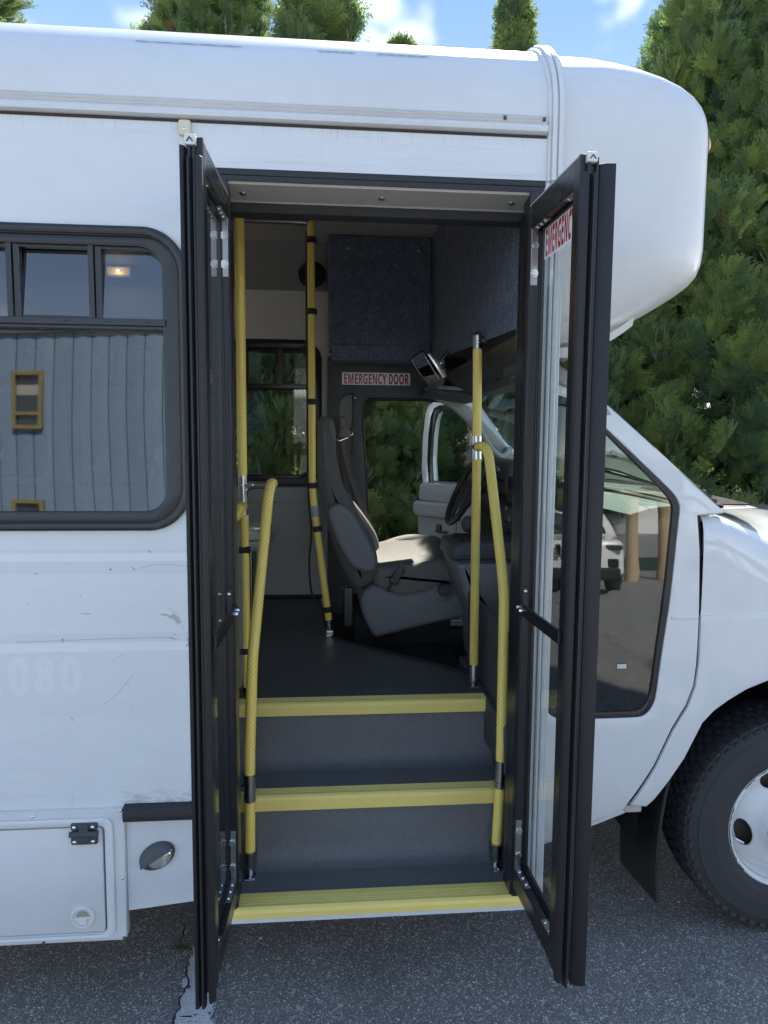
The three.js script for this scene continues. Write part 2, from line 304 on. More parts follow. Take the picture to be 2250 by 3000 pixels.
// ---------------------------------------------------------------- arborvitae hedge behind the bus
function sprayGeometry(seed) { // one flat scale-leaf spray along +y, about 1 unit long
  const R = rng(seed), pos = [];
  const quad = (x0, y0, x1, y1, w0, w1) => { const dx = x1 - x0, dy = y1 - y0, l = Math.hypot(dx, dy), nx = -dy / l, ny = dx / l; const z = (x, y) => -0.22 * y * y - 0.25 * Math.abs(x) * Math.abs(x) + 0.0;
    const P = [[x0 + nx * w0, y0 + ny * w0], [x0 - nx * w0, y0 - ny * w0], [x1 + nx * w1, y1 + ny * w1], [x1 - nx * w1, y1 - ny * w1]].map(p => [p[0], p[1], z(p[0], p[1])]);
    pos.push(...P[0], ...P[1], ...P[3], ...P[0], ...P[3], ...P[2]); };
  quad(0, 0, 0, 1, .012, .005);
  for (let i = 0; i < 6; i++) for (const s of [-1, 1]) {
    const y = .10 + i * .145 + R() * .06, l = (.42 * Math.sin(Math.min(1, (y + .12) * 1.1) * 2.5) + .12) * (.7 + R() * .6), a = .60 + R() * .3 - y * .15;
    const ex_ = s * l * Math.sin(a), ey = y + l * Math.cos(a); quad(0, y, ex_, ey, .019, .018);
    for (let k = 1; k <= 2; k++) for (const q of [-1, 1]) { const t = (k - .1) / 2.3 + (q > 0 ? .12 : 0), bx_ = lerp(0, ex_, t), by_ = lerp(y, ey, t), sl = .15 * (1.15 - t * .5) * (.6 + R() * .8), aa = a * s + q * (.55 + R() * .35); quad(bx_, by_, bx_ + Math.sin(aa) * sl, by_ + Math.cos(aa) * sl, .018, .020); }
  }
  const g = new THREE.BufferGeometry(); g.setAttribute('position', new THREE.Float32BufferAttribute(pos, 3)); g.computeVertexNormals(); g.setAttribute('uv', new THREE.Float32BufferAttribute(new Float32Array(pos.length / 3 * 2), 2)); return g;
}
const sprays = [sprayGeometry(1), sprayGeometry(2)];
M.leaf = phy(C(1, 1, 1), 1, { transmission: .58, thickness: 0, ior: 1.3 });
M.bark = std(C(.10, .07, .05), .95, { map: T.carpet });
function arborvitae(x, z, H, r, seed, label, count, pw = .68) {
  const t = thing('arborvitae', label, 'tree', 'arborvitae in the hedge row'); t.position.set(x, 0, z);
  const R = rng(seed * 7 + 3);
  const rad = (y, a) => { const k = y / H; const base = k < .12 ? lerp(.72, 1, k / .12) : Math.pow(Math.max(0, 1 - (k - .12) / .88), pw); return r * base * (.74 + .5 * fbm(a * 1.9 + seed * 13, y * 1.7, 3, 0, seed) + .0); };
  const tg = [cyl([0, 0, 0], [.03, H * .55, 0], .075, .045, 9), cyl([.03, H * .55, 0], [0, H * .96, 0], .045, .008, 8)];
  part('trunk', tg, M.bark, t);
  const lim = []; for (let k = 0; k < 46; k++) { const y = .3 + R() * (H - 1), a = R() * 6.283, l = rad(y, a) * (.7 + R() * .15), u = .25 + R() * .5; lim.push(cyl([0, y, 0], [Math.cos(a) * l, y + l * u, Math.sin(a) * l], .012, .004, 5)); }
  part('branches', lim, M.bark, t).userData.kind = 'stuff';
  // plumes: each a loose fan of sprays that leans out and up from the crown
  const dum = new THREE.Object3D(), col = new THREE.Color(), per = 50, np = Math.floor(count / 44), list = [[], []];
  for (let p = 0; p < np; p++) {
    const k = Math.pow(R(), .85), y = .05 + k * (H - .12), a = R() * 6.283, deep = R() < .25, rr = rad(y, a) * (deep ? .35 + R() * .35 : .72 + R() * .38), tone = R(), len = (.30 + R() * .26) * (deep ? .8 : 1) * (.26 + .74 * Math.min(1, (H - y) / 2.2));
    const out = .45 + R() * .65, ax = V(Math.cos(a) * Math.sin(out), Math.cos(out), Math.sin(a) * Math.sin(out)), sd = V(-Math.sin(a), 0, Math.cos(a)), nn = ax.clone().cross(sd);
    const tw = (R() - .5) * 2.2, lat = sd.clone().multiplyScalar(Math.cos(tw)).add(nn.clone().multiplyScalar(Math.sin(tw))), th = ax.clone().cross(lat);
    const b0 = V(Math.cos(a) * rr, y, Math.sin(a) * rr).addScaledVector(ax, -len * .65);
    for (let i = 0; i < per; i++) {
      const t = .12 + .88 * Math.pow(R(), .8), w = (R() * 2 - 1), P = b0.clone().addScaledVector(ax, len * t * (1 - .25 * Math.abs(w))).addScaledVector(lat, w * len * .42 * (1.1 - t * .7)).addScaledVector(th, (R() - .5) * len * .22); P.y -= .10 * t * t * len;
      const dir = ax.clone().addScaledVector(lat, w * .75 + (R() - .5) * .5).addScaledVector(th, (R() - .5) * .8).normalize();
      dum.position.copy(P); dum.quaternion.setFromUnitVectors(V(0, 1, 0), dir);
      const cur = V(0, 0, 1).applyQuaternion(dum.quaternion), want = th.clone().addScaledVector(dir, -th.dot(dir)).normalize(), ang = Math.atan2(cur.clone().cross(want).dot(dir), cur.dot(want));
      dum.rotateY(ang + (R() - .5) * 1.3);
      const s = (.070 + R() * .085); dum.scale.set(s, s, s); dum.updateMatrix();
      const yel = clamp(tone * .7 + (R() - .35) * .7);
      col.setRGB(lerp(.075, .30, yel), lerp(.155, .385, yel), lerp(.07, .09, yel));
      if (R() < .003) col.setRGB(.26, .10, .04);
      list[i & 1].push([dum.matrix.clone(), col.clone()]);
    }
  }
  for (let v = 0; v < 2; v++) {
    const im = new THREE.InstancedMesh(sprays[v], M.leaf, list[v].length); im.name = 'foliage'; im.userData.kind = 'stuff';
    list[v].forEach(([m, c], i) => { im.setMatrixAt(i, m); im.setColorAt(i, c); });
    t.add(im);
  }
  return t;
}
const ROW = [
  [-3.75, -4.3, 6.4, .85, 'arborvitae at the far left, only its shaded flank showing past the roof', 10000],
  [-2.80, -4.15, 6.6, .80, 'tall arborvitae rising above the roof in the top left corner', 22000],
  [-1.85, -4.3, 4.4, .74, 'short arborvitae hidden below the roofline left of the middle pair', 14000],
  [-.90, -4.2, 6.9, .80, 'broad dark arborvitae above the roof over the left entry door', 28000, .62],
  [-.02, -4.15, 6.0, .72, 'arborvitae above the roof right of the broad dark one', 17000, .78],
  [.66, -4.3, 4.95, .76, 'arborvitae with only its thin tip poking above the roof', 20000, 1.6],
  [1.62, -4.3, 5.4, .82, 'small pointed arborvitae alone above the roof near the rib', 22000, 1.5],
  [2.55, -4.35, 4.2, .86, 'low arborvitae seen under the front overhang beside the windscreen', 42000, .6],
  [3.52, -4.15, 7.8, 1.04, 'big arborvitae towering right of the front cap', 60000, .55],
  [4.75, -4.2, 7.8, .95, 'tall arborvitae at the right edge behind the bonnet', 40000],
  [5.75, -4.3, 7.2, .9, 'arborvitae beyond the right edge of the picture', 10000],
];
ROW.forEach((a, i) => arborvitae(a[0], a[1], a[2], a[3], i + 1, a[4], a[5], a[6]));
// ---------------------------------------------------------------- the minibus
const bus = thing('minibus', 'white minibus with its black framed entry doors swung open', 'minibus');
const XR = -3.4, ZF = -2.2; // rear end, outer far side

// paint of the near side: ghost lettering, old stripe edges, scratches, chips
T.side = canvasTex(2048, 2048, (g, w, h) => { // covers x -1.25..0.75, y 0.55..2.55
  const X = x => (x + 1.25) / 2 * w, Y = y => (2.55 - y) / 2 * h, R = rng(99);
  g.fillStyle = '#e6e8e9'; g.fillRect(0, 0, w, h);
  for (let k = 0; k < 5200; k++) { const v = 222 + R() * 22 | 0; g.fillStyle = `rgba(${v},${v + 1},${v + 2},0.10)`; const x = R() * w, y = R() * h; g.beginPath(); g.ellipse(x, y, 6 + R() * 60, 2 + R() * 14, 0, 0, 7); g.fill(); }
  // where stripes were: paint kept fresher or weathered
  g.fillStyle = 'rgba(206,212,220,.34)'; for (const [a, b] of [[1.334, 1.300], [1.134, 1.108], [1.367, 1.358]]) g.fillRect(0, Y(a), X(-.35), Y(b) - Y(a));
  g.fillStyle = 'rgba(246,248,249,.45)'; for (const [a, b] of [[1.356, 1.336], [1.107, 1.083]]) g.fillRect(0, Y(a), X(-.35), Y(b) - Y(a));
  g.fillStyle = 'rgba(206,212,219,.16)'; g.fillRect(0, Y(1.083), X(-.35), Y(.9) - Y(1.083));
  // ghost of removed numerals
  g.fillStyle = 'rgba(244,247,249,.30)'; g.font = 'bold 150px sans-serif'; g.textBaseline = 'alphabetic';
  [['2', -.931], ['0', -.861], ['8', -.792], ['0', -.722]].forEach(([c, x]) => { g.save(); g.translate(X(x), Y(.965)); const m = g.measureText(c).width; g.scale(.060 / 2 * w / m * .96, .1035 / 2 * h / 110); g.fillText(c, 0, 0); g.lineWidth = 5; g.strokeStyle = 'rgba(244,247,249,.2)'; g.lineJoin = 'round'; g.strokeText(c, 0, 0); g.restore(); });
  // hairline scratches
  g.strokeStyle = 'rgba(120,126,134,.5)';
  const scr = (pts, lw = 1, al = .45) => { g.lineWidth = lw; g.strokeStyle = `rgba(112,118,126,${al})`; g.beginPath(); pts.forEach((p, i) => i ? g.lineTo(X(p[0]), Y(p[1])) : g.moveTo(X(p[0]), Y(p[1]))); g.stroke(); };
  scr([[-.52, 1.02], [-.57, .96], [-.61, .93]], 1.2); scr([[-.55, 1.075], [-.585, 1.05]], 1); scr([[-.50, 1.315], [-.45, 1.326], [-.37, 1.321]], 1.4); scr([[-.43, 1.205], [-.40, 1.185], [-.385, 1.14]], 1.4); scr([[-.66, 1.19], [-.635, 1.189]], 2.2, .6); scr([[-.475, 1.365], [-.468, 1.358]], 3, .6); scr([[-.52, 1.318], [-.512, 1.309]], 3, .6); scr([[-.83, 1.112], [-.6, 1.118], [-.43, 1.12], [-.40, 1.112]], 1.6, .5); scr([[-.425, 1.12], [-.41, 1.115]], 3, .6); scr([[-.70, .90], [-.688, .885]], 2, .4); scr([[-.55, .99], [-.535, .99]], 1.4, .4);
  for (let k = 0; k < 70; k++) { const x = -.9 + R() * .55, y = .7 + R() * .7; scr([[x, y], [x + (R() - .5) * .05, y + (R() - .5) * .02]], .8, .12 + R() * .15); }
  for (let k = 0; k < 46; k++) { const x = -.3 + R() * .85, y = 2.385 + (R() < .6 ? R() * .02 : R() * .11); scr([[x, y], [x + .05 + R() * .16, y + (R() - .5) * .008]], .8, .08 + R() * .13); }
  for (let k = 0; k < 30; k++) { const x = -.75 + R() * 1.2, y = 2.40 + R() * .09; scr([[x, y], [x + .06, y + (R() - .5) * .01], [x + .1 + R() * .1, y + (R() - .5) * .012]], .8, .06 + R() * .08); }
  // chipped film
  g.fillStyle = '#b4babb'; const poly = pts => { g.beginPath(); pts.forEach((p, i) => i ? g.lineTo(X(p[0]), Y(p[1])) : g.moveTo(X(p[0]), Y(p[1]))); g.closePath(); g.fill(); };
  poly([[-.446, 1.188], [-.43, 1.186], [-.42, 1.181], [-.412, 1.189], [-.402, 1.180], [-.389, 1.163], [-.400, 1.156], [-.413, 1.172], [-.424, 1.174], [-.43, 1.181], [-.446, 1.182]]);
  poly([[-.376, 1.118], [-.369, 1.118], [-.369, 1.094], [-.383, 1.092], [-.374, 1.102]]); poly([[-.413, 1.131], [-.399, 1.124], [-.412, 1.128]]);
  g.fillStyle = '#8f969a'; for (const [x, y, r] of [[-.578, 1.312, 3], [-.775, 1.302, 2.4], [-.712, 1.118, 3], [-.711, 1.111, 2.2], [-.66, 1.24, 1.6], [-.8, 1.22, 1.6], [-.53, .925, 1.5]]) { g.beginPath(); g.arc(X(x), Y(y), r, 0, 7); g.fill(); }
  // grime streaks hanging below the seams
  for (let k = 0; k < 160; k++) { const x = -1.2 + R() * 1.9, y = 2.498, l = .01 + R() * .03; g.strokeStyle = `rgba(150,146,132,${.05 + R() * .1})`; g.lineWidth = 1 + R() * 3; g.beginPath(); g.moveTo(X(x), Y(y)); g.lineTo(X(x), Y(y - l)); g.stroke(); }
  for (let k = 0; k < 90; k++) { const x = -.56 + R() * .2, y = .64 + R() * R() * .05; g.fillStyle = `rgba(150,148,140,${.04 + R() * .1})`; g.beginPath(); g.ellipse(X(x), Y(y), 3 + R() * 16, 2 + R() * 5, 0, 0, 7); g.fill(); }
});
T.side.repeat.set(.5, .5); T.side.offset.set(.625, -.275);
M.sidePaint = phy(C(.83, .84, .84), .36, { bumpMap: T.wave, bumpScale: .004, clearcoat: .55, clearcoatRoughness: .16, map: T.side });
{
  const s = shp([[XR, .632], [-.345, .632], [-.345, 2.378], [.612, 2.378], [.612, 2.52], [XR, 2.52]]);
  for (const o of [0, -1.45]) s.holes.push(rrect(-1.60 + o, -.39 + o, 1.455, 2.19, .08, true));
  part('side_wall', ex(s, -.05, 0), M.sidePaint, bus);
}
// roof
const ROOF = []; for (let k = 0; k <= 14; k++) { const a = k / 14 * Math.PI / 2; ROOF.push([-.42 + .42 * Math.cos(a), 2.56 + .30 * Math.sin(a)]); }
const ROOFALL = [[0, 2.50], ...ROOF, [-1.1, 2.885], ...ROOF.slice().reverse().map(p => [-2.2 - p[0], p[1]]), [-2.2, 2.50]];
function offsetPath(P, d) { return P.map((p, i) => { const a = P[Math.max(0, i - 1)], b = P[Math.min(P.length - 1, i + 1)], tx = b[0] - a[0], ty = b[1] - a[1], l = Math.hypot(tx, ty); return [p[0] + ty / l * d, p[1] - tx / l * d]; }); }
const band = (P, d0, d1) => offsetPath(P, d1).concat(offsetPath(P, d0).reverse());
part('roof', exX(band(ROOFALL, -.02, 0), XR, .614, 0, .4), M.gelcoat, bus);
{ // raised joint bead over the roof and down the side
  const P = [[0, 2.378], [0, 2.44], ...ROOFALL, [-2.2, 2.3]].filter((p, i) => !(i === 2)); const w = [];
  for (const [a, b, d] of [[.612, .622, .008], [.622, .634, .017], [.634, .639, .011], [.639, .651, .018], [.651, .661, .009]]) w.push(exX(band(P, -.01, d), a, b, .002));
  part('roof_rib', w, M.gelcoat, bus);
}
// rain gutter moulding
part('drip_rail', exX([[-.002, 2.497], [.010, 2.500], [.016, 2.504], [.018, 2.512], [.015, 2.520], [.010, 2.523], [.015, 2.527], [.010, 2.531], [.015, 2.535], [.010, 2.539], [.014, 2.543], [.008, 2.547], [-.002, 2.549]], XR, .609, 0, .35), M.paint, bus);
part('gutter_seam', bx(XR, .609, 2.491, 2.4975, -.01, .0035), std(C(.045, .035, .03), .9), bus);
{ const g = []; for (const x of [.49, .598]) g.push(dome([x, 2.535, .0125], [0, 0, 1], .006)); part('gutter_screw', g[0], std(C(.10, .05, .04), .7), bus); part('gutter_screw', g[1], std(C(.10, .05, .04), .7), bus); }
// black hairlines of split sealant on the roof edge
for (const [a, b] of [[.02, .07], [.10, .17], [-.22, -.08]]) part('sealant_split', gridSurf(14, 1, (u, v) => { const k = 16 * Math.PI / 180 + (.0025 + .001 * Math.sin(u * 30)) * v * 2; return [lerp(a, b, u) * 2 - .05, 2.56 + .302 * Math.sin(k * 1.9), -.42 + .4225 * Math.cos(k * 1.9)]; }), std(C(.2, .2, .21), .9), bus);

// moulded front cap over the cab
{
  const lv = [[1.955, .08, .90], [1.968, .20, .915], [1.993, .38, .94], [2.03, .56, .955], [2.07, .70, .97], [2.10, .795, .98], [2.13, .885, .988], [2.15, .935, .992], [2.17, .968, .996], [2.20, .99, .999], [2.24, 1, 1], [2.34, 1, 1], [2.45, 1, 1], [2.545, 1, 1]];
  for (const [y, sx] of [[2.58, .998], [2.61, .99], [2.635, .975], [2.66, .945], [2.685, .895], [2.71, .82], [2.735, .715], [2.76, .585], [2.785, .44], [2.81, .30], [2.83, .18], [2.845, .08], [2.853, .0]]) { const c = Math.sqrt(Math.max(0, 1 - ((y - 2.545) / .31) ** 2)); lv.push([y, sx, 1 - .42 / 1.1 * (1 - c)]); }
  lv.push([2.856, .0, .3]);
  const nu = 96, nv = lv.length - 1, n = 6;
  const g = gridSurf(nu, nv, (u, v) => { const [y, sx, sz] = lv[Math.round(v * nv)], a = u * Math.PI; const X = Math.pow(Math.abs(Math.sin(a)), 2 / n), Z = Math.sign(Math.cos(a)) * Math.pow(Math.abs(Math.cos(a)), 2 / n); return [.655 + .537 * X * sx, y, -1.1 + 1.1 * Z * sz]; });
  part('front_cap', g, M.gelcoat, bus);
  const al = part('marker_lamp', [tr(new THREE.SphereGeometry(.014, 14, 10), 0, 0, 0).scale(1, 1.35, .6)], M.amber, bus); al.position.set(1.132, 2.545, -.118); al.rotation.y = .95;
  const ring = part('bezel', new THREE.TorusGeometry(.0155, .004, 8, 20).scale(1, 1.3, 1), M.black, al);
  part('cap_lip', gridSurf(10, 1, (u, v) => [lerp(.68, .93, u), lerp(1.945, 2.045, u * u) - v * .025, -.10 - v * .01 - u * .02]), M.gelcoat, bus);
}
// doorway: soffit, header seal, jambs, corner post
{
  part('door_header', [rbx(-.35, .61, 2.362, 2.380, -.045, .006, .003), exX([[-.052, 2.362], [.004, 2.362], [.004, 2.350], [-.05, 2.352]], -.345, .605)], M.alu, bus);
  const sf = part('soffit', exX([[-.004, 2.350], [-.008, 2.344], [-.098, 2.331], [-.106, 2.326], [-.106, 2.352]], -.345, .605, 0, .3), M.soffit, bus);
  for (const x of [-.215, .165, .53]) part('screw', dome([x, 2.338, -.058], [0, -1, .14], .010, .007), M.steelDull, sf);
  part('header_gasket', exX([[-.104, 2.332], [-.102, 2.318], [-.110, 2.304], [-.135, 2.299], [-.16, 2.302], [-.16, 2.335]], -.345, .605, 0, .6), M.rubberDull, bus);
  const jl = part('door_jamb', [rbx(-.345, -.2475, .30, 2.352, -.06, .004, .003), rbx(-.262, -.244, .30, 2.30, -.085, .0, .002), rbx(-.335, -.325, .33, 2.35, 0, .009, .002)], M.alu, bus);
  const jr = part('door_jamb', [rbx(.568, .607, .30, 2.352, -.06, .004, .003), rbx(.563, .583, .30, 2.30, -.085, .0, .002)], M.alu, bus);
  part('corner_post', [rbx(.607, .625, .30, 2.382, -.16, .002, .003), rbx(.625, .637, .30, 2.382, -.16, .009, .004), rbx(.637, .640, .30, 2.382, -.16, -.002, .001), rbx(.640, .655, .30, 2.382, -.16, .006, .004), rbx(.655, .668, .30, 2.382, -.17, -.008, .003)], M.paint, bus);
  // cream cap and white channel above the left door
  part('channel_cap', rbx(-.3705, -.3385, 2.452, 2.4925, 0, .018, .007, 3), M.cream, bus);
  part('cap_screw', dome([-.3545, 2.468, .0175], [0, 0, 1], .0045), M.chrome, bus);
  part('wiring_channel', [rbx(-.369, -.342, .64, 2.453, -.001, .007, .002), bx(-.3575, -.3535, 2.40, 2.453, .006, .0085)], M.whitePlastic, bus);
}
// window with sliding upper panes
function sideWindow(name, x0, x1, inner, far) {
  const zz = far ? [ZF + .01, -1] : [0, 1];
  const ringS = rrect(x0, x1, 1.42, 2.222, .115); ringS.holes.push(rrect(x0 + .022, x1 - .022, 1.443, 2.199, .095, true));
  const ring2 = rrect(x0 + .020, x1 - .020, 1.441, 2.201, .097); ring2.holes.push(rrect(x0 + .066, x1 - .066, 1.472, 2.172, .062, true));
  const fr = part(name, [ex(ringS, .001, .016, .006), ex(ring2, -.03, .007, .003)], M.black, bus);
  const P = (n, g, m) => part(n, g, m, fr);
  P('weather_strip', ex((() => { const s = rrect(x0 + .020, x1 - .020, 1.441, 2.201, .097); s.holes.push(rrect(x0 + .0255, x1 - .0255, 1.4465, 2.1955, .0915, true)); return s; })(), .006, .0115, .002), M.rubber);
  P('transom_bar', [rbx(x0 + .064, x1 - .058, 1.9665, 1.9845, -.02, .012, .002), rbx(x0 + .066, x1 - .066, 1.958, 1.967, -.02, .004, .001)], M.black);
  const mull = []; const W = x1 - x0, ms = [x1 - .239, x1 - .446, x0 + .446, x0 + .239].filter((m, i) => !(far && i === 99));
  ms.forEach((m, i) => { P('mullion', [rbx(m - .0165, m - .002, 1.983, 2.1745, -.02, .004, .001), rbx(m + .000, m + .0165, 1.983, 2.1745, -.02, -.002, .001)], M.black); });
  P('pane_rail', [rbx(x0 + .06, x1 - .06, 1.9835, 1.992, -.022, -.006, .001), rbx(x0 + .06, x1 - .06, 2.165, 2.174, -.022, -.004, .001)], M.black);
  const cuts = [x1 - .05, ...ms, x0 + .05];
  for (let i = 0; i < cuts.length - 1; i++) { const p = P('window_pane', new THREE.PlaneGeometry(cuts[i] - cuts[i + 1], .20).rotateX(-.11), far ? M.tintFar : M.tintUpper); p.position.set((cuts[i] + cuts[i + 1]) / 2, 2.079, -.014 - (i % 2) * .004); }
  const lp = P('window_pane', bow(new THREE.PlaneGeometry(W - .10, .535, 1, 1), (x, y, z) => [x, y, z + .0011 * Math.sin(x * 5.2 + 1) * Math.cos(y * 4.1) + .00012 * Math.sin(x * 17 + y * 3)], .03, 3).rotateX(-.034), far ? M.tintFar : M.tint); lp.position.set((x0 + x1) / 2, 1.7165, -.014);
  for (let k = 0; k < 5; k++) { const x = x1 - .11 - k * .105; P('drain_slot', bx(x, x + .013, 1.9745, 1.9765, .0115, .0125), M.dark); }
  return fr;
}
sideWindow('side_window', -1.64, -.356); sideWindow('side_window', -3.09, -1.806);
// lower skirt, luggage locker and rub strip
{
  part('skirt_panel', ex(shp([[-.556, .634], [-.347, .640], [-.347, .342], [-.362, .337], [-.556, .3165]]), -.03, -.002), M.paint, bus);
  const rs = part('rub_strip', exX([[0, .593], [.018, .594], [.026, .602], [.028, .617], [.024, .632], [.016, .639], [0, .640]], -.558, -.362, 0, .7), M.rubberDull, bus);
  // locker surround: raised moulded frame
  const o = shp([[XR, .235], [-.568, .235], [-.560, .243], [-.557, .40], [-.557, .632], [XR, .640]]); o.holes.push(rrect(-1.9, -.6145, .262, .583, .014, true));
  part('locker_surround', [ex(o, -.03, .012, .006, .6), ex((() => { const s = rrect(-1.93, -.587, .247, .609, .03); s.holes.push(rrect(-1.905, -.6115, .2595, .5855, .016, true)); return s; })(), .010, .0185, .004, .6)], M.gelcoat, bus);
  const d = part('locker_door', ex(rrect(-1.8965, -.618, .2655, .5795, .012), -.02, .0125, .003), M.gelcoat, bus);
  const h = part('hinge', [rbx(-.7015, -.628, .577, .598, .0125, .024, .005), rbx(-.7015, -.628, .5345, .575, .0135, .026, .006), cyl([-.703, .568, .0265], [-.6265, .568, .0265], .008), rbx(-.679, -.651, .545, .596, .014, .030, .006)], M.darkTrim, d);
  for (const [x, y] of [[-.690, .587], [-.640, .587], [-.690, .545], [-.640, .545]]) part('screw', dome([x, y, .0255], [0, 0, 1], .006, .004), M.chrome, d);
  const lt = part('latch', (() => { const g = new THREE.CylinderGeometry(.0335, .0335, .006, 32); g.rotateX(Math.PI / 2); tr(g, -.678, .314, .0135); const r = new THREE.TorusGeometry(.029, .004, 8, 32); tr(r, -.678, .314, .0165); return [g, r, rbx(-.690, -.666, .292, .312, .0155, .022, .004), rbx(-.699, -.657, .308, .313, .0155, .0195, .002)]; })(), M.whitePlastic, d);
  part('finger_cup', (() => { const s = new THREE.Shape(); s.absarc(-.678, .3145, .0195, 0.06, Math.PI - .06, false); return new THREE.ShapeGeometry(s).translate(0, 0, .01685); })(), std(C(.34, .30, .23), .6), d);
  for (const [x, y] of [[-.805, .618], [-.5655, .627], [-.566, .425], [-.79, .242], [-.5665, .243]]) part('screw', dome([x, y, .012], [0, 0, 1], .005, .004), y < .25 ? std(C(.10, .08, .07), .6) : M.chrome, bus);
  // leftover film patch edge above the locker
  part('film_edge', [bx(-.95, -.700, .668, .6695, -.0005, .0012), bx(-.7015, -.700, .637, .669, -.0005, .0012)], std(C(.62, .63, .64), .5), bus);
  // courtesy light: black hooded oval with a clear lens
  const cl = new THREE.Group(); cl.name = 'courtesy_light'; cl.position.set(-.4715, .481, -.002); cl.rotation.z = .56; bus.add(cl);
  const el = (a, b, z0, z1, bv, n0 = 0, n1 = Math.PI * 2) => { const s = new THREE.Shape(); s.absellipse(0, 0, a, b, n0, n1, false, 0); return ex(s, z0, z1, bv, .7, 24); };
  part('housing', el(.0545, .0375, 0, .008, .003), M.darkTrim, cl);
  part('lens', (() => { const g = new THREE.SphereGeometry(1, 24, 12, 0, Math.PI * 2, 0, Math.PI / 2); g.rotateX(Math.PI / 2); g.scale(.037, .025, .012); tr(g, .004, -.009, .008); return g; })(), phy(C(.75, .73, .62), .18, { metalness: .75, clearcoat: 1, clearcoatRoughness: .03 }), cl);
  part('hood', (() => { const g = new THREE.SphereGeometry(1, 28, 14, 0, Math.PI, 0, Math.PI / 2); g.rotateX(Math.PI / 2); g.scale(.054, .037, .024); return [gridSurf(24, 8, (u, v) => { const a = lerp(.10, Math.PI - .10, u), r = 1 - v * .98; return [.054 * Math.cos(a) * lerp(1, .92, v), lerp(.0375 * Math.sin(a), -.002, v * .98 ), .006 + .021 * Math.sin(v * 1.4)]; })]; })(), M.darkTrim, cl);
  for (const s of [-1, 1]) part('screw', dome([s * .043, -.006, .008], [0, 0, 1], .004), M.chrome, cl);
}
// sealant line beside the left door
part('body_seam', bx(-.3465, -.3425, .34, 1.30, -.004, .0008), std(C(.08, .075, .07), .9), bus);

// ---------------------------------------------------------------- shell inside: floor, far side, ceiling, rear
const FL = .755;
{
  const fl = shp([[XR, .05], [-.318, .05], [-.318, .45], [.598, .45], [.598, .66], [.574, .724], [.396, .916], [.113, 1.176], [.02, 1.32], [-.01, 2.16], [XR, 2.16]]); // x, -z
  const g = ex(fl, -.05, 0, .0); g.rotateX(-Math.PI / 2); g.translate(0, FL, 0); part('floor', uvBox(g), M.floor, bus);
  part('floor_edge', [bent([[.595, FL + .004, -.69], [.574, FL + .004, -.724], [.396, FL + .004, -.916], [.113, FL + .004, -1.176], [.03, FL + .004, -1.32]], .006, .03, 8)], M.rubber, bus);
  // far side wall with window hole
  const w = shp([[XR, .60], [.06, .60], [.06, 2.53], [XR, 2.53]]); for (const o of [0, -1.45]) w.holes.push(rrect(-1.34 + o, -.075 + o, 1.455, 2.19, .08, true));
  part('far_wall', uvBox(ex(w, -2.2, -2.15)), M.paint, bus);
  const liner = shp([[XR, FL + .02], [.03, FL + .02], [.03, 2.505], [XR, 2.505]]); for (const o of [0, -1.45]) liner.holes.push(rrect(-1.36 + o, -.03 + o, 1.425, 2.215, .11, true));
  part('wall_lining', uvBox(ex(liner, -2.148, -2.14)), M.liner, bus);
  part('wall_carpet', uvBox(bx(XR, .02, FL + .02, 1.405, -2.139, -2.132)), M.wallFabric, bus);
  part('carpet_trim', [rbx(XR, .02, 1.402, 1.418, -2.140, -2.126, .003), rbx(XR, .0, 1.315, 1.318, -2.133, -2.130, .001)], M.midTrim, bus);
  part('skirting', rbx(XR, .02, FL, FL + .022, -2.15, -2.125, .006), M.rubber, bus);
  part('ceiling_cove', [exX([[-2.145, 2.50], [-1.93, 2.725], [-1.93, 2.74], [-2.16, 2.52]], XR, .03)], std(C(.36, .36, .36), .8, { map: T.fabric }), bus);
  part('ceiling', bx(XR, .62, 2.72, 2.735, -1.95, -.25), std(C(.50, .50, .50), .8, { map: T.fabric }), bus);
  part('near_cove', exX([[-.055, 2.36], [-.055, 2.52], [-.27, 2.735], [-.27, 2.72], [-.07, 2.50], [-.07, 2.36]], XR, .60), M.liner, bus);
  part('near_lining', uvBox(ex((() => { const s = shp([[XR, FL], [-.345, FL], [-.345, 2.36], [XR, 2.36]]); for (const o of [0, -1.45]) s.holes.push(rrect(-1.62 + o, -.375 + o, 1.44, 2.205, .09, true)); return s; })(), -.075, -.055)), M.liner, bus);
  { const rw = shp([[.01, .5], [2.19, .5], [2.19, 2.86], [.01, 2.86]]); rw.holes.push(rrect(.25, 1.95, 1.30, 2.25, .1, true)); const g = ex(rw, -.025, .025); g.rotateY(Math.PI / 2); g.translate(XR - .025, 0, 0); part('rear_wall', g, M.paint, bus); part('rear_window', new THREE.PlaneGeometry(1.8, 1.05).rotateY(Math.PI / 2).translate(XR - .02, 1.775, -1.1), M.tintFar, bus); }
  part('underbody', [bx(XR, -.30, .45, .62, -2.1, -.10), bx(-.30, .66, .28, .45, -2.1, -.72), bx(.62, 2.1, .42, .60, -1.75, -.55), bx(-.30, .6, .45, .70, -2.1, -.50)], M.dark, bus);
  // overhead speaker on the cove
  const sp = part('overhead_speaker', (() => { const g = new THREE.CylinderGeometry(.072, .076, .03, 36); g.rotateX(Math.PI / 2); return g; })(), M.dark, bus); sp.position.set(-.055, 2.575, -2.055); sp.rotation.x = .75;
  // rod along the ceiling with its bracket
  part('ceiling_rail', [cyl([-1.8, 2.632, -1.3], [-.088, 2.632, -1.3], .0125), cyl([-.112, 2.632, -1.3], [-.075, 2.632, -1.3], .018), tr(new THREE.SphereGeometry(.018, 14, 10), -.073, 2.632, -1.3), rbx(-.108, -.086, 2.64, 2.72, -1.31, -1.29, .003)], M.steelDull, bus);
}
